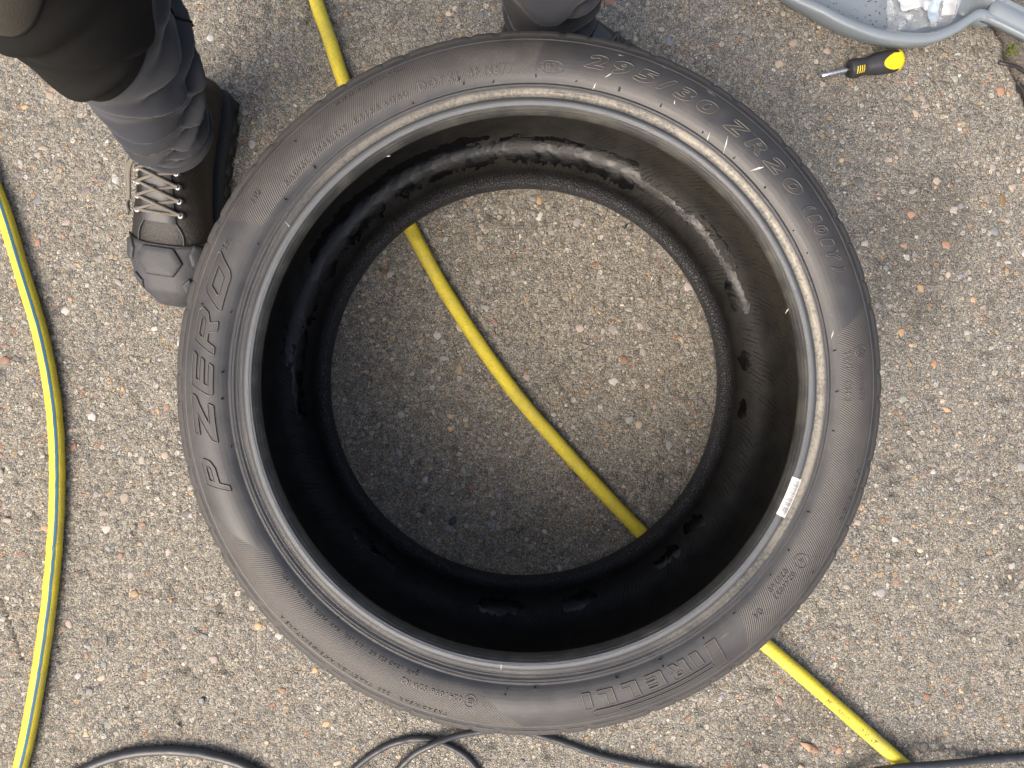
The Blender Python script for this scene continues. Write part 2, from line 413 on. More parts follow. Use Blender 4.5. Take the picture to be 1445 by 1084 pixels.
def angdiff(a, b): return (a-b+PI) % TAU-PI
for low in (False, True):
    o, R, T = revolve('bead', BEAD_R, M_bead, tyre, low)
    d = .06+.94*np.clip(1-np.abs(angdiff(T, rad(38)))/rad(105), 0, 1)**.8+.25*(fbm(6+5*np.cos(T), 6+5*np.sin(T), 3)-.5)
    attr(o.data, 'dirt', np.clip(d, 0, 1).ravel())
    o, R, T = revolve('sidewall', SIDE_R, M_side, tyre, low)
    hz = np.zeros_like(R)
    for a, b, ka, kb in ((88.5, 150.5, -60, 60), (-49, 11.5, -90, 110), (207.5, 265, -320, 230)):
        lo, hi = rad(a)+rad(ka)*(R-.305), rad(b)+rad(kb)*(R-.305)
        mid = (lo+hi)/2; hw = (hi-lo)/2
        hz = np.maximum(hz, np.clip((hw-np.abs(angdiff(T, mid)))/rad(.35), 0, 1))
    hz *= np.clip((R-.2875)/.0012, 0, 1)*np.clip((.3232-R)/.0008, 0, 1)
    attr(o.data, 'hatch', hz.ravel())
tr = np.vstack([TREAD_R, np.stack([TREAD_R[::-1][1:, 0], HT-2*ZT-TREAD_R[::-1][1:, 1]], -1)])
revolve('tread_base', tr, M_tread, tyre, na=360)
low_half = np.stack([INNER_R[::-1][1:, 0], HT-2*ZT-INNER_R[::-1][1:, 1]], -1)
LIN = np.vstack([INNER_R, low_half])
o, R, T = revolve('inner_liner', LIN, M_liner, tyre, flipf=True, na=720)
Zl = np.repeat((ZT+LIN[:, 1])[:, None], 720, 1)
attr(o.data, 'chafer', (np.clip((.2765-R)/.0025, 0, 1)*(Zl < .1)).ravel())
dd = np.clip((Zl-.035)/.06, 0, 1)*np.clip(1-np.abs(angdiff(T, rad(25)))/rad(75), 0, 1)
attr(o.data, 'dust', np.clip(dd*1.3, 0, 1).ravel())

# ---- tread: two rings of shoulder blocks and three ribs, grooves between
NB = 96
def shoulder_block(low):
    prof = [(.3304, -.0034), (.3336, -.0050), (.3366, -.0078), (.3391, -.0118), (.3411, -.0185), (.3428, -.0310), (.3440, -.0520), (.3385, -.0520), (.3368, -.0150), (.3330, -.0075)]
    half = TAU/NB*.5; n = 7; rings = []
    for k in range(n):
        s = -1+2*k/(n-1); ring = []
        for (r, z) in prof:
            g = .0011 if abs(s) == 1 else 0
            a = s*(half-.0021)+(r-.330)*.8+(z+.0036)*.9
            rr = r-(.0005 if abs(s) == 1 else 0); zz = ZT+z
            ring.append((rr*math.cos(a), rr*math.sin(a), HT-zz if low else zz))
        rings.append(ring)
    v, f = loft(rings); return fix_normals(mesh('tread_block', v, f))
for low in (False, True):
    bm_ = shoulder_block(low); bm_.materials.append(M_tread)
    for k in range(NB):
        o = bpy.data.objects.new('tread_block', bm_); COL.objects.link(o); o.parent = tyre; o.rotation_euler = (0, 0, k*TAU/NB+.011*math.sin(k*1.7))
for z0, z1 in ((-.060, -.098), (-.108, -.1534), (-.1634, -.2014)):
    revolve('tread_rib', [(.337, z0), (.3447, z0-.001), (.3457, (z0+z1)/2), (.3447, z1+.001), (.337, z1)], M_tread, tyre, na=240)

# ---- raised lettering; text runs clockwise with its tops outward
def polar_map(x, y, th0, r0, lift):
    r = r0+y; a = th0-x/r0
    return (r*math.cos(a), r*math.sin(a), float(side_z(r))+lift)
def inside(px_, py_, polys):
    c = np.zeros(px_.shape, bool)
    for pl in polys:
        n = len(pl)
        for i in range(n):
            x1, y1 = pl[i]; x2, y2 = pl[(i+1) % n]
            if y1 == y2: continue
            hit = ((y1 > py_) != (y2 > py_)) & (px_ < (x2-x1)*(py_-y1)/(y2-y1)+x1); c ^= hit
    return c
def dense(pl, step):
    out = []; n = len(pl)
    for i in range(n):
        a, b = np.array(pl[i]), np.array(pl[(i+1) % n]); k = max(1, int(np.hypot(*(b-a))/step))
        out += [tuple(a+(b-a)*j/k) for j in range(k)]
    return out
def round_poly(pl, rr):
    out = []; n = len(pl)
    for i in range(n):
        p, a, b = [np.array(q, float) for q in (pl[i], pl[i-1], pl[(i+1) % n])]
        da, db = a-p, b-p; la, lb = np.hypot(*da), np.hypot(*db); r_ = min(rr, la*.45, lb*.45)
        s, e = p+da/la*r_, p+db/lb*r_
        for t in (0, .25, .5, .75, 1): out.append(tuple((1-t)**2*s+2*t*(1-t)*p+t*t*e))
    return out
def glyph(name, polys, th, r0, ridge=.00062, lift=.0007, parent=tyre, fillstep=.0006):
    """one raised character: a flat face and a thin ridge round its outline"""
    xs = [p[0] for q in polys for p in q]; ys = [p[1] for q in polys for p in q]
    gx_ = np.arange(min(xs), max(xs)+fillstep, fillstep); gy_ = np.arange(min(ys), max(ys)+fillstep, fillstep)
    A, B = np.meshgrid(gx_+fillstep/2, gy_+fillstep/2, indexing='ij'); ins = inside(A, B, polys); idx, V, Fc = {}, [], []
    for i, j in zip(*np.nonzero(ins)):
        q = []
        for (a, b) in ((i, j), (i+1, j), (i+1, j+1), (i, j+1)):
            if (a, b) not in idx:
                idx[(a, b)] = len(V); V.append(polar_map(gx_[0]+a*fillstep, gy_[0]+b*fillstep, th, r0, lift))
            q.append(idx[(a, b)])
        Fc.append(tuple(reversed(q)))
    face = obj(name, fix_up(mesh(name, V, Fc)), M_letter, parent)
    RV = ([], [])
    for pl in polys:
        pts = [Vector(polar_map(x, y, th, r0, lift+ridge*.2)) for x, y in dense(pl, .0014)]
        pts.append(pts[0].copy()); RV = merge(RV, tube(pts, ridge, 6, caps=False))
    obj('letter_edge', mesh('letter_edge', *RV), M_ridge, face)
    return face
def fix_up(me):
    if len(me.polygons) and sum(p.normal.z for p in me.polygons) < 0: me.flip_normals()
    return me
def sh(polys, W, H, shear, rr): # unit glyph -> metres, sheared, centred, rounded corners
    out = []
    for pl in polys: out.append(round_poly([((x-.5)*W+(y-.5)*H*shear, (y-.5)*H) for x, y in pl], rr))
    return out
# the wide slanted word on the left of the photograph
G = {'P': [[(0, 0), (.22, 0), (.22, .38), (.80, .38), (1, .55), (1, .85), (.85, 1), (0, 1)], [(.22, .60), (.22, .80), (.74, .80), (.74, .60)]],
     'Z': [[(0, 0), (1, 0), (1, .24), (.42, .24), (1, .78), (1, 1), (0, 1), (0, .76), (.58, .76), (0, .22)]],
     'E': [[(.10, 0), (1, 0), (1, .21), (.27, .21), (.27, .40), (1, .40), (1, .60), (.27, .60), (.27, .79), (1, .79), (1, 1), (0, 1), (0, .12)]],
     'R': [[(0, 0), (.24, 0), (.24, .36), (.50, .36), (.72, 0), (1, 0), (.78, .37), (1, .52), (1, .86), (.86, 1), (0, 1)], [(.24, .58), (.24, .80), (.76, .80), (.76, .58)]],
     'O': [[(.06, 0), (.90, 0), (1, .12), (1, .90), (.92, 1), (.10, 1), (0, .88), (0, .10)], [(.26, .27), (.26, .73), (.74, .73), (.74, .27)]]}
for ch, a, W in (('P', 195.9, .025), ('Z', 185.9, .034), ('E', 178.2, .029), ('R', 170.4, .031), ('O', 161.6, .037)):
    glyph('letter', sh(G[ch], W*1.04, .0208, .62 if ch != 'O' else .85, .0014), rad(a), .304)
# characters from the built-in typeface
FC = {}
def font_polys(ch, W, H, shear=0., bold=.0):
    key = ch
    if key not in FC:
        cu = bpy.data.curves.new('t', 'FONT'); cu.body = ch; o = bpy.data.objects.new('t', cu); COL.objects.link(o)
        dg = bpy.context.evaluated_depsgraph_get(); c2 = o.evaluated_get(dg).to_curve(dg); res = []
        for s in c2.splines:
            if s.type == 'BEZIER':
                bp = s.bezier_points; pl = []
                for i in range(len(bp)):
                    a, b = bp[i], bp[(i+1) % len(bp)]
                    pl += [(p.x, p.y) for p in interpolate_bezier(a.co, a.handle_right, b.handle_left, b.co, 6)[:-1]]
            else: pl = [(p.co.x, p.co.y) for p in s.points]
            res.append(pl)
        o.to_curve_clear() if hasattr(o, 'to_curve_clear') else None
        bpy.data.objects.remove(o)
        def area(pl): return sum(a[0]*b[1]-b[0]*a[1] for a, b in zip(pl, pl[1:]+pl[:1]))/2
        sg = 1 if max((area(q) for q in res), key=abs) > 0 else -1; FC[key] = []
        for pl in res:
            pl = [p for k, p in enumerate(pl) if math.hypot(p[0]-pl[k-1][0], p[1]-pl[k-1][1]) > 1e-4]; q = []
            for k, p in enumerate(pl):
                a, b = pl[k-1], pl[(k+1) % len(pl)]; e1, e2 = (p[0]-a[0], p[1]-a[1]), (b[0]-p[0], b[1]-p[1]); l1, l2 = math.hypot(*e1), math.hypot(*e2)
                nx, ny = e1[1]/l1+e2[1]/l2, -e1[0]/l1-e2[0]/l2; ln = max(.9, math.hypot(nx, ny))
                q.append((p[0]+sg*bold*nx/ln*1.1, p[1]+sg*bold*ny/ln*1.1))
            FC[key].append(q)
    polys = FC[key]; xs = [p[0] for q in polys for p in q]; ys = [p[1] for q in polys for p in q]
    x0, x1, y0, y1 = min(xs), max(xs), min(ys), max(ys)
    return [[(((x-x0)/(x1-x0)-.5)*W+((y-y0)/(y1-y0)-.5)*H*shear, ((y-y0)/(y1-y0)-.5)*H) for x, y in q] for q in polys]
for ch, a, W in (('2', 78.2, .0185), ('9', 73.9, .0185), ('5', 69.5, .0185), ('/', 65.6, .0105), ('3', 61.9, .0165), ('0', 57.6, .0185),
                 ('Z', 51.3, .0185), ('R', 46.3, .0185), ('2', 41.8, .0185), ('0', 37.2, .0185)):
    glyph('letter', font_polys(ch, W, .0142, .50, .040), rad(a), .3045, .00055, .0007, fillstep=.0005)
for ch, a, W in (('(', 32.4, .0042), ('1', 30.4, .0066), ('0', 28.1, .0098), ('1', 25.7, .0066), ('Y', 23.3, .0110), (')', 20.6, .0042)):
    glyph('letter', font_polys(ch, W, .0124, .35, .035), rad(a), .3050, .0005, .0006, fillstep=.0005)
# the maker's name with its long first letter
r0 = .3035
PG = {'I': [[(0, 0), (1, 0), (1, 1), (0, 1)]], 'L': [[(0, 0), (1, 0), (1, .24), (.48, .24), (.48, 1), (0, 1)]],
      'E': [[(0, 0), (1, 0), (1, .2), (.42, .2), (.42, .4), (1, .4), (1, .6), (.42, .6), (.42, .8), (1, .8), (1, 1), (0, 1)]],
      'R': [[(0, 0), (.42, 0), (.42, .36), (.66, 0), (1, 0), (.78, .40), (1, .55), (1, .86), (.86, 1), (0, 1)], [(.42, .56), (.42, .80), (.72, .80), (.72, .56)]]}
for ch, a, W in (('I', 303.9, .0080), ('R', 300.3, .0170), ('E', 295.6, .0165), ('L', 290.9, .0150), ('L', 286.4, .0150), ('I', 282.9, .0075)):
    glyph('letter', sh(PG[ch], W, .0150, -.10, .0006), rad(a-2.7), .2988, .0005)
ax = lambda deg: (rad(303.5)-rad(deg))*r0
stem = [(-.0072, -.0125), (.0042, -.0125), (.0056, .0052), (.0056, .0060), (ax(280.5), .0060), (ax(280.0), .0075), (ax(279.8), .0100), (ax(280.0), .0125), (ax(280.6), .0138), (-.0045, .0138)]
bowl = [(.0074, .0085), (ax(284.6), .0085), (ax(284.2), .0094), (ax(284.2), .0103), (ax(284.6), .0112), (.0074, .0112)]
glyph('letter', [dense(stem, .002), dense(bowl, .002)], rad(304.6), r0, .0005)
# small moulded markings
def small_text(body, th_c, r_c, h, track=1.12, name='moulded_text', lift=.0001, wide=1.):
    cu = bpy.data.curves.new('t', 'FONT'); cu.body = body; cu.size = h*1.42; cu.extrude = .0008; cu.align_x = 'CENTER'; cu.space_character = track; cu.resolution_u = 2
    o = bpy.data.objects.new('t', cu); COL.objects.link(o); dg = bpy.context.evaluated_depsgraph_get()
    me = bpy.data.meshes.new_from_object(o.evaluated_get(dg)); bpy.data.objects.remove(o)
    for v in me.vertices:
        x, y, z = v.co; v.co = polar_map(x*wide, y-h*.5, rad(th_c), r_c, z+lift)
    me.name = name; return obj(name, me, M_ridge, tyre, False)
def ring_mark(th_c, r_c, R_, name='moulded_ring', squash=1., w=.0005):
    pts = [Vector(polar_map(R_*squash*math.cos(a), R_*math.sin(a), rad(th_c), r_c, .0002)) for a in np.linspace(0, TAU, 33)]
    obj(name, mesh(name, *tube(pts, w, 6, caps=False)), M_ridge, tyre)
for s, a in (('DOT', 108.3), ('X1', 104.3), ('4F', 100.4), ('N677', 95.9)): small_text(s, a, .2930, .0078)
small_text('3824', 86.3, .2940, .0070); ring_mark(86.3, .2940, .0056, squash=2.2)
small_text('RADIAL TUBELESS  EXTRA LOAD', 126.8, .2925, .0050, 1.42)
small_text('WWW.PIRELLI.COM', 118.4, .3178, .0042, 1.5)
small_text('N0', 145.6, .3090, .0068); small_text('TM', 155.2, .3110, .0058)
small_text('TREADWEAR', 251.6, .3190, .0042, 1.5); small_text('220', 244.4, .3190, .0042, 1.5); small_text('TRACTION AA', 237.6, .3190, .0042, 1.4); small_text('TEMPERATURE A', 228, .3190, .0042, 1.4)
ring_mark(259.2, .2990, .0056); small_text('E3', 259.2, .2990, .0046, 1.0); small_text('0241058 S2WR2', 252.0, .2985, .0050, 1.25)
small_text('MAX. LOAD 825 KG (1819 LBS)  MAX. PRESS. 350 KPA (51 PSI)', 233, .2895, .0032, 1.3)
ring_mark(5.8, .3085, .0060); small_text('CCC', 5.8, .3085, .0040, .9); small_text('A011622', .2, .3080, .0050, 1.3)
small_text('TWI', 4.5, .2950, .0060, 1.1); small_text('CH 3', -1.2, .2945, .0060, 1.1); small_text('OUTSIDE', -19, .3195, .0060, 1.7)
ring_mark(-33, .3000, .0066); small_text('4', -33, .3000, .0060); small_text('0241053', -38.4, .3010, .0052, 1.2); small_text('028560', -38.4, .2935, .0052, 1.2); small_text('04', -45.2, .3000, .0070)
# rubber whiskers left by the mould vents
nub = fix_normals(mesh('vent_whisker', *loft([[(.0011*s*math.cos(t)+o_, .0011*s*math.sin(t), z) for t in np.linspace(0, TAU, 7)[:-1]] for s, z, o_ in ((1.3, -.0008, 0), (.9, .0006, 0), (.7, .0022, .0006), (.45, .0034, .0014))])))
nub.materials.append(M_tread); M_dark = simple('rubber_dark', (.018, .018, .018), .6)
nub.materials[0] = M_dark
for k in range(45):
    if random.random() < .22: continue
    a = TAU*k/45+random.uniform(-.03, .03); r = .2842+random.uniform(-.0012, .0022)
    o = bpy.data.objects.new('vent_whisker', nub); COL.objects.link(o); o.parent = tyre
    o.location = (r*math.cos(a), r*math.sin(a), float(side_z(r))); o.rotation_euler = (0, 0, random.uniform(0, TAU)); o.scale = (random.uniform(.55, 1.),)*3
    if k % 4 == 1:
        r2 = random.choice((.3135, .319, .2895)); a2 = a+random.uniform(-.02, .02)
        o = bpy.data.objects.new('vent_whisker', nub); COL.objects.link(o); o.parent = tyre; o.scale = (.8,)*3
        o.location = (r2*math.cos(a2), r2*math.sin(a2), float(side_z(r2))); o.rotation_euler = (0, 0, random.uniform(0, TAU))
# patches that follow the upper surface of the tyre: bar code sticker, scuffs
UP = np.vstack([BEAD_R, SIDE_R[1:]])
def up_z(r): return ZT+np.interp(r, UP[:, 0], UP[:, 1])
def patch(name, poly_or_rect, mat, lift, parent=tyre):
    a0, a1, r1, r2 = poly_or_rect; na_, nr = max(2, int(abs(a1-a0)*.27/.002)+2), max(3, int((r2-r1)/.0012)+2)
    A, R = np.meshgrid(np.linspace(a0, a1, na_), np.linspace(r1, r2, nr), indexing='ij')
    v = np.stack([R*np.cos(A), R*np.sin(A), up_z(R)+lift], -1).reshape(-1, 3)
    return obj(name, fix_up(mesh(name, v, grid_faces(na_, nr))), mat, parent)
M_paper = simple('sticker_paper', (.58, .57, .55), .55, .06, 120)
M_ink = simple('sticker_ink', (.14, .14, .15), .6, .1)
stick = patch('barcode_sticker', (rad(-19.2), rad(-27.6), .2592, .2698), M_paper, .0005); stick['label'] = 'small white bar code sticker on the bead'
a = -19.9
while a > -26.9:
    wd = random.choice((.07, .10, .16)); patch('barcode_bar', (rad(a), rad(a-wd), .2615, .2688), M_ink, .0007, stick); a -= wd+random.choice((.10, .16, .24))
M_scuff = simple('scuff_white', (.42, .41, .38), .8, .3, 300)
def scuff(u, v_, L, W, ang):
    n = 9; p0 = P(u, v_, TZ+ZT+.012); V = []; d = Vector((math.cos(ang), math.sin(ang), 0)); s = Vector((-d.y, d.x, 0))
    for k in range(n):
        t = k/(n-1); ww = W*math.sin(PI*min(max(t, .06), .94))*random.uniform(.45, 1.)
        for sg in (-1, 1):
            q = p0+d*(t-.5)*L+s*sg*ww/2+s*random.uniform(-.3, .3)*W*.5; q -= Vector((TX, TY, 0)); r = math.hypot(q.x, q.y)
            V.append((q.x, q.y, float(up_z(r))+.00035))
    obj('scuff_mark', fix_up(mesh('scuff_mark', V, grid_faces(n, 2))), M_scuff, tyre)
for u, v_, L, W, an in ((1068, 239, .011, .0022, 15), (1024, 205, .016, .0014, 80), (858, 108, .008, .0012, 30), (839, 121, .006, .001, 60), (877, 75, .006, .002, 170), (1006, 127, .010, .002, -40), (975, 137, .012, .001, 35),
                        (951, 146, .004, .0008, 90), (1175, 472, .008, .001, 80), (1117, 438, .005, .0018, 60), (1000, 193, .008, .001, 75), (940, 90, .005, .0012, 130), (707, 942, .009, .0008, 88), (404, 316, .009, .0008, -50), (545, 215, .004, .001, 10)):
    scuff(u, v_, L, W, rad(an))

# ---- water lying inside the tyre, on the lower half of the liner
LO = LIN[len(INNER_R)-1:][::-1]          # from the lower toe outward and up
LS = np.concatenate([[0], np.cumsum(np.hypot(np.diff(LO[:, 0]), np.diff(LO[:, 1])))])
mono = int(np.argmax(LO[:, 0] > .3245)); r_to_s = lambda r: np.interp(r, LO[8:mono, 0], LS[8:mono])
tn = np.gradient(LO, axis=0); tn /= np.hypot(tn[:, 0], tn[:, 1])[:, None]; LN = np.stack([-tn[:, 1], tn[:, 0]], -1)
def water_mat():
    t = NT('water_film'); g, h = t.noise(480, 3, .7), t.noise(1000, 2)
    return t.out((.0035, .0036, .004), t.mr(g, .3, .7, .02, .05), t.bump(t.math('MULTIPLY', t.math('ADD', g, h), t.mr(t.noise(45, 2), .36, .56, .3, 1)), .0006, .8), .36)
M_water = water_mat()
def water(a0, a1, rc, hw, seed, label, rough=1., drift=0., lo=.278):
    a0, a1 = rad(a0), rad(a1); step = .0008; na_ = int(abs(a1-a0)*.3/step)+2
    s_c = float(r_to_s(rc)); ns = int((hw*3.2)/step)+2
    A = np.linspace(a0, a1, na_); S = np.linspace(s_c-hw*1.6, s_c+hw*1.6, ns); AA, SS = np.meshgrid(A, S, indexing='ij')
    u = (AA-a0)/(a1-a0); L = abs(a1-a0)*.3
    cen = s_c+drift*(u-.5)+(fbm(u*L*22+seed, u*0+seed*1.7, 3)-.5)*hw*1.1*rough
    wid = hw*(.35+1.1*fbm(u*L*40+seed*3.1, u*0+seed, 3))*np.clip(np.minimum(u, 1-u)*L/.008, 0, 1)**.5
    m = (wid-np.abs(SS-cen))+(fbm(AA*60+seed, SS*190+seed, 3)-.5)*hw*1.0*rough
    fc = grid_faces(na_, ns); keep = (m.ravel()[fc] > 0).sum(1) >= 3; fc = fc[keep]
    used = np.unique(fc); remap = -np.ones(na_*ns, int); remap[used] = np.arange(len(used))
    rr = np.interp(SS, LS, LO[:, 0]); zz = ZT+np.interp(SS, LS, LO[:, 1]); nr = np.interp(SS, LS, LN[:, 0]); nz = np.interp(SS, LS, LN[:, 1])
    lift = .00012+np.clip(m/.006, 0, 1)*.00012
    rr = rr+nr*lift; zz = zz+nz*lift
    v = np.stack([rr*np.cos(AA)+TX, rr*np.sin(AA)+TY, zz+TZ], -1).reshape(-1, 3)[used]
    me = mesh('water_puddle', v, remap[fc]); fix_up(me)
    o = obj('water_puddle', me, M_water); tag(o, label, 'puddle', 'water lying inside the tyre')
water(60, 152, .304, .0165, 3.3, 'longest and widest glossy black band of water inside the tyre', .8)
water(98, 150, .320, .0085, 13.7, 'dark wet film on the inner tyre wall above the longest band of water', 1.1)
water(146, 168, .302, .012, 6.1, 'broken water patches inside the tyre at the end of the longest band', 1.9)
water(166, 190, .2965, .0085, 8.6, 'straight narrow strip of water inside the tyre beside the widest lettering', .5)
water(104, 176, .311, .0100, 83.3, 'wet black smear on the inner wall of the tyre, outside the longest band', 1.5)
water(62, 96, .3165, .0050, 91.7, 'thin ragged wet streak on the inner wall above the longest band of water', 1.3)
water(28, 44, .3165, .0040, 97.2, 'faint wet streak on the inner wall above the thin winding trail', 1.6)
water(17, 61, .3045, .0058, 21.2, 'thin winding trail of water inside the tyre below the size marking', 1.2, -.006)
water(18, 27, .2995, .0075, 33.4, 'wide drop-shaped pool at the end of the thin winding water trail', .7)
water(3, 8.4, .2915, .0078, 40.3, 'small black puddle with a thin tail inside the tyre', 1.)
water(-9.5, -4, .2915, .0072, 47.8, 'small black puddle inside the tyre, second from the thin winding trail', 1.)
water(-43.5, -36.5, .293, .0095, 51.9, 'ragged puddle inside the tyre nearest the bar code sticker', 1.1)
water(-55, -46.5, .300, .0110, 58.2, 'larger ragged puddle inside the tyre beside the end of the yellow hose', 1.1)
water(-80.5, -71, .297, .0105, 61.4, 'ragged puddle inside the tyre above the raised maker name', 1.1)
water(-102, -90, .295, .0100, 69.6, 'long ragged puddle in the darkest part of the tyre', 1.)
water(-140, -124, .297, .0060, 74.1, 'faint broken puddle in the shaded side of the tyre', 1.7)

# ================================================================== HOSES AND CABLES
def hose_mat():
    t = NT('hose_yellow'); al, ln = t.attr('along'), t.attr('around'); f, g = t.noise(90, 4), t.noise(420, 4, .7)
    c = t.mix(f, (.55, .44, .022), (.72, .60, .05))
    c = t.mix(t.mr(g, .54, .66, 0, .6), c, (.16, .135, .04))
    c = t.mix(t.mr(t.noise(28, 4), .48, .70, 0, .5), c, (.33, .29, .10))
    k1 = t.math('SINE', t.math('ADD', t.math('MULTIPLY', al, 1900), t.math('MULTIPLY', ln, 16)))
    k2 = t.math('SINE', t.math('SUBTRACT', t.math('MULTIPLY', al, 1900), t.math('MULTIPLY', ln, 16)))
    dots = t.math('MULTIPLY', k1, k2); c = t.mix(t.mr(dots, .45, .9, 0, .22), c, (.40, .33, .03))
    return t.out(c, .42, t.bump(dots, .0006, .5), .5)
M_hose = hose_mat(); M_blue = simple('hose_stripe_blue', (.035, .13, .21), .45, .2, 300)
def lower_z(r):
    a = np.vstack([BEAD_R, SIDE_R]); return TZ+HT-(ZT+np.interp(r, a[:, 0], a[:, 1], left=-.5, right=-.5))
def squash_for(rh):
    def sc(p):
        r = math.hypot(p.x-TX, p.y-TY)
        h = min([float(lower_z(min(max(r+d, .2), .5))) for d in (-.012, -.006, 0, .006, .012)]) if .24 < r < .35 else 9
        s = min(1., max(.3, (h-.0012)/(2*rh))); return 1+(1-s)*.2, s
    return sc
def hose(name, pix, rh, mat, label, cat, squash=False, seg=18, zs=None, n=14, group=None, stripe=None):
    pts = catmull([P(u, v_, rh if zs is None else zs[k]) for k, (u, v_) in enumerate(pix)], n)
    for p in pts: p.z += max(0., float(ground_h(np.array(p.x), np.array(p.y))))+.0004
    sc = squash_for(rh) if squash else None
    v, f = tube(pts, [rh*(1+.05*(float(vnoise(np.array(k*.23), np.array(3.)))-.5)) for k in range(len(pts))], seg, sc); me = mesh(name, v, f); o = obj(name, me, mat); tag(o, label, cat, group)
    d = np.concatenate([[0], np.cumsum([(b-a_).length for a_, b in zip(pts[:-1], pts[1:])])])
    attr(me, 'along', np.repeat(d, seg)); attr(me, 'around', np.tile(np.abs(np.arange(seg)/seg*TAU-PI), len(pts)))
    if stripe:
        a0, a1 = stripe; V = []
        for k, p in enumerate(pts):
            dr = (pts[min(k+1, len(pts)-1)]-pts[max(k-1, 0)]).normalized(); s = dr.cross(Vector((0, 0, 1))).normalized()
            for q in np.linspace(a0, a1, 5): V.append(p+s*(math.cos(q)*(rh+.00025))+Vector((0, 0, 1))*(math.sin(q)*(rh+.00025)))
        obj('blue_stripe', fix_up(mesh('blue_stripe', V, grid_faces(len(pts), 5))), M_blue, o)
    return o, pts
RH = .0094
hose('garden_hose', [(-70, 140), (-28, 220), (2, 290), (30, 380), (57, 470), (73, 550), (80, 620), (81, 700), (76, 790), (66, 880), (52, 970), (33, 1066), (5, 1160), (-30, 1240)], RH, M_hose,
     'yellow garden hose with a blue stripe curving past the boot', 'hose', stripe=(rad(128), rad(108)))
hb, hpts = hose('garden_hose', [(425, -90), (446, 0), (464, 52), (483, 110), (520, 210), (579, 322), (640, 430), (720, 546), (805, 645), (905, 752), (985, 832), (1090, 918), (1180, 996), (1282, 1086), (1350, 1150)], RH, M_hose,
     'straight yellow garden hose running underneath the tyre', 'hose', squash=True)
# black print on that hose
def hose_print(body, u, v_, h=.0062):
    c = P(u, v_, 2*RH); k = min(range(len(hpts)), key=lambda i: (hpts[i].xy-c.xy).length); p = hpts[k]; d = (hpts[k+1]-hpts[k-1]).normalized(); s = d.cross(Vector((0, 0, 1))).normalized()
    cu = bpy.data.curves.new('t', 'FONT'); cu.body = body; cu.size = h*1.42; cu.align_x = 'CENTER'; cu.resolution_u = 2; o = bpy.data.objects.new('t', cu); COL.objects.link(o)
    me = bpy.data.meshes.new_from_object(o.evaluated_get(bpy.context.evaluated_depsgraph_get())); bpy.data.objects.remove(o)
    bm = bmesh.new(); bm.from_mesh(me); bmesh.ops.subdivide_edges(bm, edges=bm.edges, cuts=2); bm.to_mesh(me); bm.free()
    for v in me.vertices:
        q = -(v.co.y-h*.5)/RH+.25
        v.co = p+d*v.co.x+s*(math.sin(q)*(RH+.0003))+Vector((0, 0, 1))*(math.cos(q)*(RH+.0003))
    obj('hose_print', fix_up(me), M_dark, hb, False)
hose_print('TOP-WAT', 1224, 1026); hose_print('M', 1173, 985); hose_print('FLEX 19', 1197, 1006, .004)
M_cable = simple('cable_black', (.030, .033, .038), .40, .3, 40, .0002, 600)
hose('air_line', [(40, 1150), (84, 1108), (135, 1078), (190, 1062), (245, 1059), (300, 1066), (360, 1088), (420, 1140)], .0062, M_cable, 'thick black ribbed air line arching up beside the yellow striped hose', 'air line')
hose('power_cable', [(455, 1150), (480, 1108), (510, 1076), (552, 1050), (595, 1042), (632, 1052), (660, 1070), (680, 1098), (690, 1135), (660, 1165), (600, 1160), (560, 1125), (555, 1098), (580, 1068), (612, 1050), (648, 1037), (700, 1030), (745, 1034), (790, 1046), (850, 1067), (920, 1082), (1010, 1096), (1100, 1100)],
     .0042, M_cable, 'thin black cable looped on the ground below the tyre', 'cable', zs=[.0042]*11+[.0042]*2+[.008, .0125, .007]+[.0042]*7)
hose('power_cable', [(1150, 1110), (1215, 1092), (1262, 1083), (1300, 1080), (1350, 1076), (1400, 1071), (1455, 1068), (1520, 1066)], .0046, M_cable, 'thin black cable crossing over the end of the straight yellow hose', 'cable',
     zs=[.0046, .012, .024, .024, .012, .0046, .0046, .0046])

# ================================================================== DUSTPAN
M_pan = simple('dustpan_plastic', (.165, .195, .220), .34, .10, 25, .0002, 500)
AX = Vector((.857, -.514, 0)); PX = Vector((.514, .857, 0))
pan = tag(empty('dustpan', P(1417, 18, .0)), 'grey blue plastic dustpan holding a clear bag', 'dustpan')
K = .918e-3
prof_w = [(6, 17), (16, 18), (28, 25), (44, 57), (62, 80), (80, 94), (105, 108), (134, 119), (165, 126), (197, 130), (230, 131), (265, 131), (300, 130), (340, 128)]
pw = catmull([Vector((a, b, 0)) for a, b in prof_w], 5)
origin = P(1417, 18, .046)
def pan_pt(u, w_, z, side): q = origin-AX*(u*K)+PX*(w_*K*side); return Vector((q.x, q.y, z))-pan.location
def pan_ring(off, z, drop=0):
    L = []
    for side in (-1, 1):
        off_ = off+6; seq = [pan_pt(p.x+off_*.6, max(p.y-off_, 1.), z-drop*max(0, (p.x-215)/125), side) for p in pw]
        L.append(seq)
    return L[0][::-1]+L[1]                                    # mouth (near side) -> handle -> mouth (far side)
rings = [pan_ring(20, .004), pan_ring(11, .006), pan_ring(5, .024), pan_ring(5, .043, .020), pan_ring(3, .0465, .022), pan_ring(-5.5, .0468, .022), pan_ring(-8, .044, .022), pan_ring(-3, .018, .002), pan_ring(8, .0005)]
m_ = len(rings[0]); V = [p for r_ in rings for p in r_]; Fc = [tuple(q) for q in grid_faces(len(rings), m_)]
obj('wall', fix_normals(mesh('wall', V, Fc)), M_pan, pan)
fl = pan_ring(19, .0045); n = len(fl); V, Fc = [], []
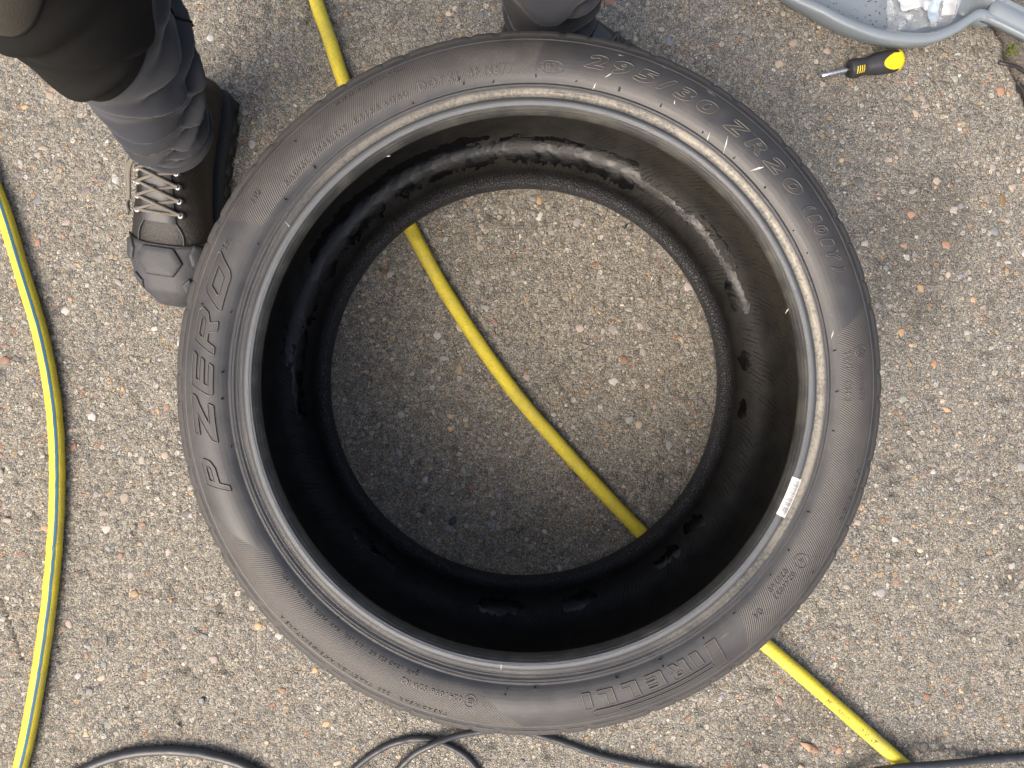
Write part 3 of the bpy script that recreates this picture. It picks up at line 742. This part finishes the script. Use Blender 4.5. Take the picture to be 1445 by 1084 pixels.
for i in range(n//2+1):
    a_, b_ = fl[i], fl[n-1-i]
    for t in np.linspace(0, 1, 9): V.append(a_.lerp(b_, t)+Vector((0, 0, .0012*math.sin(PI*t)*0)))
nn = len(V)//9; Fc = [tuple(q) for q in grid_faces(nn, 9)]
obj('floor', fix_up(mesh('floor', V, Fc)), M_pan, pan)
# handle: a rounded channel with a raised lip on each side
hr = []
for u, wd, z in ((20, 20, .046), (8, 19, .047), (-10, 18.5, .049), (-40, 18.5, .052), (-90, 18.5, .056), (-125, 18, .058), (-140, 13, .058), (-146, 6, .057)):
    sec = [(-1, -.010), (-1, -.001), (-.88, .0012), (-.72, -.001), (-.5, .0005), (-.25, .0022), (0, .0028), (.25, .0022), (.5, .0005), (.72, -.001), (.88, .0012), (1, -.001), (1, -.010)]
    hr.append([pan_pt(u, wd*a_, z+b_, 1) for a_, b_ in sec])
obj('handle', fix_normals(mesh('handle', *loft(hr))), M_pan, pan)
for k in range(20):                                           # comb teeth moulded on the rim
    t = k/19; p = rings[3]; u = 66+t*62; w_ = float(np.interp(u, [q[0] for q in prof_w], [q[1] for q in prof_w]))-11
    q = pan_pt(u, w_, .0462, -1)
    V, Fc = loft([[(q.x+.0011*s*math.cos(a_), q.y+.0011*s*math.sin(a_), z) for a_ in np.linspace(0, TAU, 7)[:-1]] for s, z in ((1, .040), (1, .0472), (.6, .0480))])
    obj('comb_tooth', fix_normals(mesh('comb_tooth', V, Fc)), M_pan, pan)
# dirt swept into the pan
V, Fc = [], []
for k in range(260):
    t = random.random(); u = random.uniform(95, 262); w_ = -random.uniform(5, 92)*(1 if random.random() < .8 else .4); q = pan_pt(u, -w_ if False else w_*-1, .0050, -1)
    s = random.uniform(.0003, .0011)*(2.2 if k % 40 == 0 else 1); v, f = stone(s, s*.8, s*.9, random.random()*6, 6); o0 = len(V); V += [(q.x+a_, q.y+b_, q.z+z) for a_, b_, z in v]; Fc += [tuple(i+o0 for i in g) for g in f]
M_dirt = simple('swept_dirt', (.05, .032, .022), .9, .5, 300)
me = mesh('swept_dirt', [Vector(p)+pan.location for p in V], Fc); o = obj('swept_dirt', me, M_dirt); o['kind'] = 'stuff'; tag(o, 'dark specks of dirt swept into the dustpan', 'dirt')
# crumpled clear bag with two paper labels
def bag_mat():
    t = NT('clear_film'); f = t.noise(70, 3)
    return t.out((.80, .84, .88), .08, t.bump(t.noise(60, 4, .6), .010, .9), .9, **{'Alpha': t.mr(f, .40, .70, .10, .38)})
def bag_h(a_, b_): return .010+.022*float(fbm(np.array(a_*5.2+3), np.array(b_*5.2+9), 4))*math.sin(PI*min(max(a_, .03), .97))**.4*math.sin(PI*min(max(b_, .03), .97))**.4
bagc = [P(1247, -2, .02), P(1262, 40, .02), P(1300, 40, .02), P(1352, 22, .02), P(1372, -40, .02), P(1300, -70, .02)]
bo = P(1308, -12, 0); bag = tag(empty('plastic_bag', (bo.x, bo.y, .0055)), 'crumpled clear plastic bag with white labels lying in the dustpan', 'bag')
def bag_xy(a_, b_, k=1.):
    # unit square -> the bag's quadrilateral, with a wavy outline
    q0, q1, q2, q3 = P(1246, -70, .02), P(1262, 40, .02), P(1350, 30, .02), P(1385, -60, .02)
    p = q0.lerp(q1, b_).lerp(q3.lerp(q2, b_), a_); e = min(a_, 1-a_, b_, 1-b_)
    wv = .006*(float(fbm(np.array(a_*7.), np.array(b_*7.+4), 3))-.5)
    return Vector((p.x+wv-bag.location.x, p.y+wv*.7-bag.location.y, 0))
def bag_sheet(N, sgn):
    V = []
    for i in range(N):
        for j in range(N):
            a_, b_ = i/(N-1), j/(N-1); p = bag_xy(a_, b_); p.z = max(.0004, (bag_h(a_, b_)-.010)*1.1) if sgn else .0003
            V.append(p)
    return V, [tuple(q) for q in grid_faces(N, N)]
obj('film', fix_up(mesh('film', *bag_sheet(60, 1))), bag_mat(), bag)
def paper(a0, a1, b0, b1, name, mat, rot=0.):
    V = []; N = 14
    for i in range(N):
        for j in range(N):
            a_, b_ = a0+(a1-a0)*i/(N-1)+rot*(j/(N-1)-.5), b0+(b1-b0)*j/(N-1); p = bag_xy(a_, b_); p.z = max(.0004, (bag_h(a_, b_)-.010)*1.1)+.0012; V.append(p)
    return obj(name, fix_up(mesh(name, V, grid_faces(N, N))), mat, bag)
M_lab = simple('label_paper', (.46, .48, .50), .5, .05)
M_lab2 = simple('label_paper_pale_blue', (.34, .42, .48), .5, .05)
paper(.16, .55, .42, .76, 'paper_label', M_lab, .06); paper(.56, .72, .55, .93, 'paper_label', M_lab2, .05); paper(.76, .95, .50, .84, 'paper_label', M_lab, .04)

# ================================================================== SCREWDRIVER
M_blk = simple('grip_black', (.022, .023, .026), .55, .2, 80, .0002, 700); M_yel = simple('grip_yellow', (.74, .55, .012), .40, .12, 120)
M_steel = simple('steel', (.55, .55, .56), .28, .15, 200, metal=1.)
tip, end = P(1158, 106, .014), P(1272, 84, .014); sd = (end-tip); SL = sd.length
drv = tag(empty('screwdriver', (tip.x, tip.y, 0), math.atan2(sd.y, sd.x)), 'stubby screwdriver with black and yellow grip beside the dustpan', 'screwdriver')
def lathe(prof, seg=20, zc=.0145, grip=0.):
    return loft([[(x, r*math.cos(t)*(1+grip*math.cos(6*t)), zc+r*math.sin(t)*(1+grip*math.cos(6*t))) for t in np.linspace(0, TAU, seg+1)[:-1]] for x, r in prof])
sh_ = [(0, .0003), (.006, .0022), (.012, .0030), (.034, .0030), (.040, .0030)]
V, Fc = loft([[(x, (r if k > 1 else .0030)*math.cos(t), .0145-.0030*(1-min(1, x/.03))+r*math.sin(t)) for t in np.linspace(0, TAU, 13)[:-1]] for k, (x, r) in enumerate(sh_)])
obj('shaft', fix_normals(mesh('shaft', V, Fc)), M_steel, drv)
H0 = SL-.072
prof = [(H0, .0085), (H0+.002, .0112), (H0+.010, .0122), (H0+.017, .0114), (H0+.022, .0108), (H0+.030, .0125), (H0+.040, .0143), (H0+.050, .0146), (H0+.060, .0142), (H0+.067, .0125), (H0+.071, .0085), (H0+.072, .003)]
gp = catmull([Vector((a_, b_, 0)) for a_, b_ in prof], 4)
obj('grip', fix_normals(mesh('grip', *lathe([(p.x, p.y) for p in gp], 36, grip=.02))), M_blk, drv)
def grip_patch(name, test, mat, lift):
    xs = np.linspace(H0, H0+.0725, 260); ts = np.linspace(0, TAU, 121); rr = np.interp(xs, [p.x for p in gp], [p.y for p in gp])+lift
    XX, TT = np.meshgrid(xs, ts, indexing='ij'); RR = np.repeat(rr[:, None], 121, 1)*(1+.02*np.cos(6*TT))
    v = np.stack([XX, RR*np.cos(TT), .0145+RR*np.sin(TT)], -1).reshape(-1, 3); ok = test(XX, TT).ravel(); fc = grid_faces(260, 121); fc = fc[ok[fc].all(1)]
    us = np.unique(fc); rm = -np.ones(len(v), int); rm[us] = np.arange(len(us)); obj(name, fix_normals(mesh(name, v[us], rm[fc])), mat, drv)
def yel(Xx, T):
    d = np.abs(angdiff(T, rad(112))); d2 = np.abs(angdiff(T, rad(112-120))); d3 = np.abs(angdiff(T, rad(112+120)))
    lim = np.maximum.reduce([np.where(q < rad(46), H0+.040+.016*(q/rad(46))**2, H0+.0630) for q in (d,)])
    lim = np.minimum(lim, np.where(d2 < rad(38), H0+.047+.012*(d2/rad(38))**2, H0+.0660)); lim = np.minimum(lim, np.where(d3 < rad(38), H0+.047+.012*(d3/rad(38))**2, H0+.066))
    return Xx > lim
grip_patch('grip_inlay', yel, M_yel, .0005)
for k in range(4):
    x0 = H0+.0060+k*.0030; grip_patch('grip_mark', lambda Xx, T, x0=x0: (np.abs(Xx-x0-.0006*np.sin(T)) < .0007) & (np.abs(angdiff(T, rad(122))) < rad(24)), M_yel, .0004)

# ================================================================== PERSON (legs astride behind the tyre)
M_tro = NT('trouser_cloth'); _f = M_tro.noise(9, 3); _w = M_tro.noise(1400, 2)
M_tro = M_tro.out(M_tro.mix(M_tro.mr(M_tro.noise(30, 4), .45, .7, 0, .45), M_tro.mix(_f, (.017, .0190, .025), (.028, .0305, .039)), (.040, .0375, .034)), .85, M_tro.bump(_w, .0004, .6), .25, **{'Sheen Weight': .15})
M_blackcloth = simple('kneepad_cloth', (.0035, .0034, .0034), .88, .3, 40, .0004, 1100, .25)
M_pad = simple('kneepad_dusty', (.048, .044, .037), .9, .35, 30, .0004, 900, .2)
def leather():
    t = NT('boot_leather'); f, g = t.noise(22, 4), t.noise(300, 4, .6)
    c = t.mix(f, (.007, .0062, .0056), (.018, .0155, .0135)); c = t.mix(t.mr(g, .5, .7, 0, .4), c, (.050, .043, .036))
    return t.out(c, .55, t.bump(t.math('ADD', g, f), .0012, .6), .4)
M_leather = leather(); M_rub = simple('boot_rubber', (.032, .034, .038), .6, .55, 90, .0004, 700); M_lace = simple('boot_lace', (.13, .118, .098), .9, .35, 500, .0004, 1500)
M_sole = simple('boot_sole', (.014, .0145, .016), .7, .3, 60, .0004, 500); M_tong = simple('boot_tongue', (.030, .032, .036), .5, .3, 60, .0003, 500); M_hook = simple('hook_steel', (.30, .31, .33), .42, .2, 200, metal=1.)
hem1 = P(240, 188, .135); hem2 = P(768, 8, .135)
person = tag(empty('person', ((hem1.x+hem2.x)/2, (hem1.y+hem2.y)/2+.05, 0)), 'person in dark grey work trousers and brown boots standing astride behind the tyre', 'person')
PL = person.location.copy()
AXES = {0: [(.10, -.395, .286), (.135, -.393, .291), (.20, -.386, .305), (.27, -.373, .315), (.35, -.361, .321), (.46, -.338, .326), (.70, -.255, .380), (.93, -.155, .455)],
        1: [(.10, hem2.x, hem2.y), (.135, hem2.x, hem2.y), (.30, hem2.x, hem2.y+.012), (.46, hem2.x-.002, hem2.y+.015), (.93, .030, .500)]}
def leg_fun(hem, hip, face, seed):
    """surface point of a trouser leg; face = direction (radians) the knee looks"""
    zs = [.112, .135, .165, .20, .235, .27, .32, .36, .42, .50, .60, .75, .93]
    ra = [.044, .046, .050, .0535, .057, .060, .064, .066, .072, .078, .088, .100, .104]
    AZ, AXX, AYY = zip(*AXES[seed])
    def fn(a_, z, lift=0.):
        cx, cy = float(np.interp(z, AZ, AXX)), float(np.interp(z, AZ, AYY))
        r = float(np.interp(z, zs, ra)); q = angdiff(a_, face)
        r *= 1+.05*math.cos(2*q)
        fade = min(1, max(0, (z-.125)/.03))*min(1, max(0, (.62-z)/.2))
        d = 0
        for (z0, sl, wd, am, q0, qw) in FOLDS[seed]:
            e = (z-z0-sl*(q-q0)-.006*math.sin(3*q+seed))/wd; win = math.exp(-((q-q0)/qw)**2)
            d += 1.35*am*win*(math.exp(-e*e) - .7*math.exp(-((e+1.35)/.5)**2))
        d += .0035*(float(fbm(np.array(q*1.7+seed*3), np.array(z*26.)))-.5)
        r += d*fade+lift
        return Vector((cx+r*math.cos(a_), cy+r*math.sin(a_), z))
    return fn
FOLDS = {0: [(.146, .004, .006, .006, .3, 1.3), (.160, .010, .006, .010, 1.2, .7), (.168, -.014, .007, .011, -.1, .6), (.186, .022, .007, .013, .9, .55), (.196, -.018, .007, .011, .1, .55), (.214, .026, .008, .014, 1.3, .55),
             (.226, -.020, .008, .013, .35, .6), (.246, .030, .009, .014, 1.6, .5), (.262, -.024, .009, .012, .8, .6), (.284, .03, .010, .012, 1.9, .6), (.205, .0, .012, .010, 2.8, 1.0), (.26, .02, .014, .010, -2.2, 1.0), (.30, .012, .010, .009, 1.2, .5), (.36, .03, .014, .008, 1.9, .6), (.345, .03, .012, .004, .3, .8), (.39, -.035, .014, .0045, .6, .8), (.43, .03, .016, .004, -.2, .8)],
         1: [(.150, .010, .008, .009, .2, 1.3), (.172, -.02, .009, .013, -.6, 1.), (.195, .02, .010, .013, .7, 1.), (.225, -.02, .011, .012, -.2, 1.2), (.26, .02, .012, .012, .6, 1.2)]}
hipL, hipR = Vector((-.155, .455, .92)), Vector((.030, .500, .92))
face1, face2 = rad(-98), math.atan2(-.75, .45)
fn1, fn2 = leg_fun(hem1, hipL, face1, 0), leg_fun(hem2, hipR, face2, 1)
def leg_loft(fn, ztop=.90):
    zs = np.concatenate([np.arange(.118, .40, .003), np.arange(.40, ztop, .02)]); A = np.linspace(0, TAU, 121)[:-1]
    return loft([[fn(a_, z) for a_ in A] for z in zs])
pel = []
for z, rx, ry in ((.80, .06, .05), (.84, .16, .10), (.90, .19, .125), (.96, .18, .12), (1.03, .165, .11), (1.06, .15, .10)):
    c = (hipL+hipR)/2; pel.append([Vector((c.x+rx*math.cos(t)-ry*.25*math.sin(t)*0, c.y+ry*math.sin(t), z)) for t in np.linspace(0, TAU, 41)[:-1]])
v, f = merge(leg_loft(fn1), leg_loft(fn2), loft(pel))
me = remeshed('trousers', [p-PL for p in map(Vector, v)], f, .0034, 1); obj('trousers', me, M_tro, person)
def leg_patch(name, fn, ang_of, mat, ni, nj, hem):
    """ang_of(i, j) -> angle, height, lift for a grid of ni x nj in 0..1"""
    V = [fn(*ang_of(i/(ni-1), j/(nj-1)))-PL for i in range(ni) for j in range(nj)]
    me = mesh(name, V, grid_faces(ni, nj)); o = obj(name, me, mat, person)
    if sum(p.normal.dot(p.center-(Vector((hem.x, hem.y, p.center.z))-PL)) for p in me.polygons) < 0: me.flip_normals()
    m = o.modifiers.new('thick', 'SOLIDIFY'); m.thickness = .0024; m.offset = -1
    return o
for fn, fc_, hm in ((fn1, face1, hem1), (fn2, face2, hem2)):
    def panel(i, j):
        q = -1.35+2.85*j; zl = .308+.035*max(0, q)**1.5+.09*max(0, q-1.15)**1.5
        e = min(1, i*18, j*25, (1-j)*25); return fc_+q, zl+(.70-zl)*i, .0014+.0062*e
    leg_patch('knee_panel', fn, panel, M_blackcloth, 90, 70, hm)
    def pad_(i, j):
        a_ = TAU*j; rr = max(i, .001); return fc_-.08+.66*rr*math.cos(a_), .565+.112*rr*math.sin(a_), .0085+.012*(1-rr**4)
    leg_patch('knee_pad', fn, pad_, M_pad, 22, 60, hm)
for fn, hm in ((fn1, hem1), (fn2, hem2)):      # stitched hem
    A = np.linspace(0, TAU, 90)
    pts = [fn(a_, .1225, .0006)-PL for a_ in A]; obj('hem', mesh('hem', *tube(pts, .0042, 8, caps=False)), M_tro, person)

for fn, fc_ in ((fn1, face1), (fn2, face2)):
    pts = [fn(fc_+1.95, z, .0008)-PL for z in np.arange(.13, .62, .006)]; obj('side_seam', mesh('side_seam', *tube(pts, .0012, 6)), M_blackcloth, person)
# ---- boots
def boot(origin, ang, name_lab, M_hook=M_hook, M_lace=M_lace):
    """local y runs from the heel (0) to the toe (.30); x to the wearer's left seen from above is -x"""
    bt = bpy.data.objects.new('boot_frame_tmp', None)
    R_ = Matrix.Rotation(ang, 3, 'Z')
    W = lambda p: R_ @ Vector((p[0], p[1]*.972, p[2])) + origin - PL
    ys = [0, .006, .02, .05, .085, .12, .155, .185, .215, .245, .268, .285, .296, .300]
    hw = [.018, .027, .034, .0385, .038, .039, .043, .0475, .050, .048, .042, .033, .020, .006]
    ht = [.055, .075, .10, .13, .135, .122, .104, .090, .078, .072, .066, .058, .046, .034]
    cxs = [0, 0, 0, 0, 0, .001, .002, .003, .003, .002, 0, -.002, -.003, -.004]
    top = lambda y: float(np.interp(y, ys, ht)); hwf = lambda y: float(np.interp(y, ys, hw))
    def sec(y, h, w_, cx, n=36, lo=.020):
        out = []
        for t in np.linspace(0, TAU, n+1)[:-1]:
            c, s = math.cos(t), math.sin(t); e = .62
            X_ = w_*math.copysign(abs(c)**e, c); zz = math.copysign(abs(s)**.8, s)
            k = 1-.30*max(0, zz)**1.3*min(1, h/.09)
            out.append((cx+X_*k, y, lo+(h-lo)*(zz+1)/2))
        return out
    yy = np.linspace(0, .300, 44)
    foot = loft([sec(y, top(y), hwf(y), float(np.interp(y, ys, cxs))) for y in yy])
    shaft = loft([[(rx*math.cos(t), cy+ry*math.sin(t), z) for t in np.linspace(0, TAU, 37)[:-1]] for z, rx, ry, cy in
                  ((.05, .033, .050, .056), (.08, .036, .055, .060), (.105, .039, .054, .062), (.13, .042, .050, .058), (.150, .044, .049, .056), (.165, .0455, .050, .056), (.172, .043, .047, .056))])
    v, f = merge(foot, shaft); me = remeshed('boot', v, f, .0026, 5)
    for q in me.vertices: q.co = W(q.co)
    up = obj('boot', me, M_leather, person); up['label'] = name_lab
    def part(name, v, f, mat, fixn=True):
        me = mesh(name, [W(p) for p in v], f)
        if fixn: fix_normals(me)
        return obj(name, me, mat, up)
    # sole with lugs
    ol = [(float(np.interp(y, ys, cxs))-hwf(y)*1.03-.001, y*1.012-.002) for y in yy[1:-1]]+[(float(np.interp(y, ys, cxs))+hwf(y)*1.03+.001, y*1.012-.002) for y in yy[1:-1][::-1]]
    v, f = loft([[(x*k, y, z) for x, y in ol] for z, k in ((.001, .96), (.004, 1.), (.020, 1.), (.026, .98), (.028, .90))]); part('sole', v, f, M_sole)
    for k in range(9):
        for s in (-1, 1):
            y = .02+k*.029; x = float(np.interp(y, ys, cxs))+s*(hwf(y)*1.03+.001); v, f = box(x, y, .009, .003, .016, .017, 0); part('sole_lug', v, f, M_sole)
    # rubber toe cap with a raised hexagon
    def surf(y, u, lift):    # u -1..1 across the top
        h, w_ = top(y), hwf(y)+lift; t = PI/2-u*PI/2; c, s = math.cos(t), math.sin(t)
        X_ = w_*math.copysign(abs(c)**.62, c); zz = abs(s)**.8; k = 1-.30*zz**1.3*min(1, h/.09)
        return (float(np.interp(y, ys, cxs))+X_*k, y, .020+(h-.020+lift)*(zz+1)/2)
    V = []; ny, nu = 26, 41
    for i in range(ny):
        for j in range(nu):
            u = -1+2*j/(nu-1); y0 = .218+.010*(1-u*u)-.006*u*u; y = y0+(.3005-y0)*i/(ny-1); lf = .0022 if i else .0002
            q = surf(min(y, .2995), u, lf); V.append((q[0], q[1]+(.003 if i > ny-3 else 0), q[2]))
    cap = part('toe_cap', V, grid_faces(ny, nu), M_rub)
    def pad(y0, u0, sy, su, n=6, rot=0.):
        N = 8; V = []; Fc = []
        bd = [(y0+sy*math.cos(rot+TAU*k/n), u0+su*math.sin(rot+TAU*k/n)) for k in range(n)]
        rings_ = []
        for kk, lf in ((1.0, .0018), (.95, .0042), (.86, .0052), (.45, .0054), (.05, .0055)):
            rg = []
            for i in range(n):
                a_, b_ = bd[i], bd[(i+1) % n]
                for m2 in range(N):
                    yy_, uu = a_[0]+(b_[0]-a_[0])*m2/N, a_[1]+(b_[1]-a_[1])*m2/N
                    rg.append(surf(y0+(yy_-y0)*kk, u0+(uu-u0)*kk, lf))
            rings_.append(rg)
        v, f = loft(rings_); part('toe_pad', v, f, M_rub)
    pad(.249, .02, .021, .40, 6, rad(30)); pad(.236, -.68, .016, .20, 6, rad(30)); pad(.236, .70, .016, .20, 6, rad(30)); pad(.275, -.55, .010, .17, 4); pad(.275, .58, .010, .17, 4)
    # tongue, seams
    V = []; ny, nu = 20, 11
    for i in range(ny):
        for j in range(nu):
            y = .118+.084*i/(ny-1); u = (-1+2*j/(nu-1))*.24; q = surf(y, u, .0035+.003*(1-(u/.24)**2)); V.append(q)
    part('tongue', V, grid_faces(ny, nu), M_tong)
    for us in (-1, 1):
        pts = [Vector(W(surf(y, us*(u_), .0016))) for y, u_ in ((.200, .22), (.206, .30), (.214, .36), (.222, .38), (.227, .38))]
        obj('seam', mesh('seam', *tube(catmull(pts, 5), .0010, 6)), M_tong, up)
    pts = [Vector(W(surf(.229-.016*u*u, u, .0016))) for u in np.linspace(-.9, .9, 15)]; obj('seam', mesh('seam', *tube(pts, .0016, 6)), M_leather, up)
    # hooks and laces
    rows = (.143, .158, .174, .190); L_ = []
    for y in rows:
        for s in (-1, 1):
            c = Vector(surf(y, s*.36, .004)); nrm = Vector((s*.25, 0, 1)).normalized()
            v, f = loft([[(c.x+.0042*k*math.cos(t), c.y+.0042*k*math.sin(t), c.z+z) for t in np.linspace(0, TAU, 13)[:-1]] for k, z in ((1, -.004), (1, .0012), (.75, .0022), (.3, .0016))]); part('lace_hook', v, f, M_hook)
            v, f = box(c.x-s*.006, c.y, c.z+.001, .008, .004, .003); part('lace_hook', v, f, M_hook)
    def lace(pl, r=.0020):
        pts = catmull([W(p) for p in pl], 8); obj('lace', mesh('lace', *tube(pts, r, 7)), M_lace, up)
    for k in range(3):
        for s in (-1, 1):
            a_, b_ = surf(rows[k], s*.34, .0065), surf(rows[k+1], -s*.34, .0065); m2 = surf((rows[k]+rows[k+1])/2, 0, .0105+.002*s)
            lace([a_, m2, b_])
    lace([surf(rows[3], -.34, .006), surf(rows[3]+.002, 0, .009), surf(rows[3], .34, .006)]); lace([surf(rows[0], -.34, .006), surf(rows[0]-.003, 0, .010), surf(rows[0], .34, .006)])
    sd_ = 1
    D = .036
    lace([surf(.100+D, .25, .010), surf(.108+D, .48, .012), surf(.130+D, .66, .008), surf(.142+D, .60, .008), surf(.134+D, .50, .010), surf(.112+D, .40, .013), surf(.100+D, .28, .012)])
    lace([surf(.098+D, .30, .012), surf(.112+D, .62, .012), surf(.138+D, .80, .007), surf(.150+D, .72, .007), surf(.158+D, .56, .007)])
    lace([surf(.086+D, .55, .008), surf(.100+D, .86, .012), surf(.125+D, .92, .009), surf(.148+D, .80, .006), surf(.160+D, .62, .006)])
    return up
hb1 = P(283, 112, .04); tb1 = P(243, 428, .03)
d1 = (tb1-hb1); boot(Vector((hb1.x, hb1.y, .001)), math.atan2(d1.y, d1.x)-PI/2, 'brown leather boot whose laces and rubber toe cap are in view')
d2 = Vector((.89, -.455, 0)).normalized(); o2 = Vector((hem2.x, hem2.y, .001))-d2*.050
boot(o2, math.atan2(d2.y, d2.x)-PI/2, 'brown boot half hidden behind the tyre rim', M_tong, M_tong)

# ================================================================== SMALL LITTER
M_twig = simple('twig_dark', (.018, .017, .018), .45, .3, 200); M_moss = simple('moss', (.09, .11, .02), .9, .4, 300); M_leaf = simple('dry_leaf', (.17, .105, .05), .8, .3, 120)
tw = [P(1409, 88, .010), P(1420, 91, .012), P(1434, 94, .010), P(1450, 104, .006), P(1470, 112, .006)]
o = obj('twig', mesh('twig', *tube(catmull(tw, 6), .0024, 8)), M_twig); tag(o, 'short shiny black twig lying across the joint in the concrete', 'twig')
tw = [P(1437, 118, .004), P(1446, 132, .008), P(1448, 146, .004), P(1456, 156, .004)]
o = obj('twig', mesh('twig', *tube(catmull(tw, 6), .0030, 8)), M_twig); tag(o, 'thicker crooked black twig beside the joint in the concrete', 'twig')
V, Fc = [], []
for k in range(70):
    t = random.random(); q = P(1424+random.uniform(-5, 8)+t*4, 66+random.uniform(-5, 14), -.001); a_ = random.uniform(0, TAU); L = random.uniform(.002, .0045); s = Vector((math.cos(a_), math.sin(a_), 0)); n = Vector((-s.y, s.x, 0)); o0 = len(V)
    V += [q-n*.0007, q+n*.0007, q+s*L*.6+n*.0009+Vector((0, 0, L*.7)), q+s*L+Vector((0, 0, L)), q+s*L*.6-n*.0009+Vector((0, 0, L*.7))]; Fc.append((o0, o0+1, o0+2, o0+3, o0+4))
o = obj('moss', mesh('moss', V, Fc), M_moss, smooth=False); o['kind'] = 'stuff'; tag(o, 'tuft of green moss growing in the concrete joint', 'moss')
def flake(u, v_, L, W, ang, label, mat=M_leaf, name='dry_leaf', z=.0008, cat='leaf'):
    c = P(u, v_, z); n = 9; V = []
    for k in range(n):
        t = k/(n-1); w_ = W*math.sin(PI*min(max(t, .05), .95))**.8
        for s in (-1, 0, 1):
            x, y = (t-.5)*L, s*w_/2; gxy = (c.x+x*math.cos(ang)-y*math.sin(ang), c.y+x*math.sin(ang)+y*math.cos(ang))
            V.append((gxy[0], gxy[1], z+float(ground_h(np.array(gxy[0]), np.array(gxy[1])))+.0012*abs(s)+.0008*math.sin(t*5)))
    me = fix_up(mesh(name, V, grid_faces(n, 3))); o = obj(name, me, mat); m = o.modifiers.new('thick', 'SOLIDIFY'); m.thickness = .0006
    tag(o, label, cat)
flake(1415, 283, .019, .006, rad(-72), 'narrow dry brown leaf on open concrete beside the tyre')
flake(1143, 1055, .030, .009, rad(-28), 'pale brown dry leaf lying below the straight yellow hose', simple('leaf_pale', (.34, .21, .13), .8, .4, 150))
flake(639, 735, .014, .010, rad(60), 'dark blue grey scrap lying inside the tyre opening', simple('scrap_dark', (.035, .042, .052), .7, .3, 120), 'scrap', cat='scrap')
flake(883, 320, .010, .0012, rad(55), 'tiny black splinter on the concrete inside the tyre opening', M_twig, 'splinter', cat='splinter')
flake(150, 905, .014, .0022, rad(85), 'short bent grey wire on the concrete beside the striped hose', simple('wire_grey', (.16, .15, .14), .5), 'wire_scrap', cat='wire')
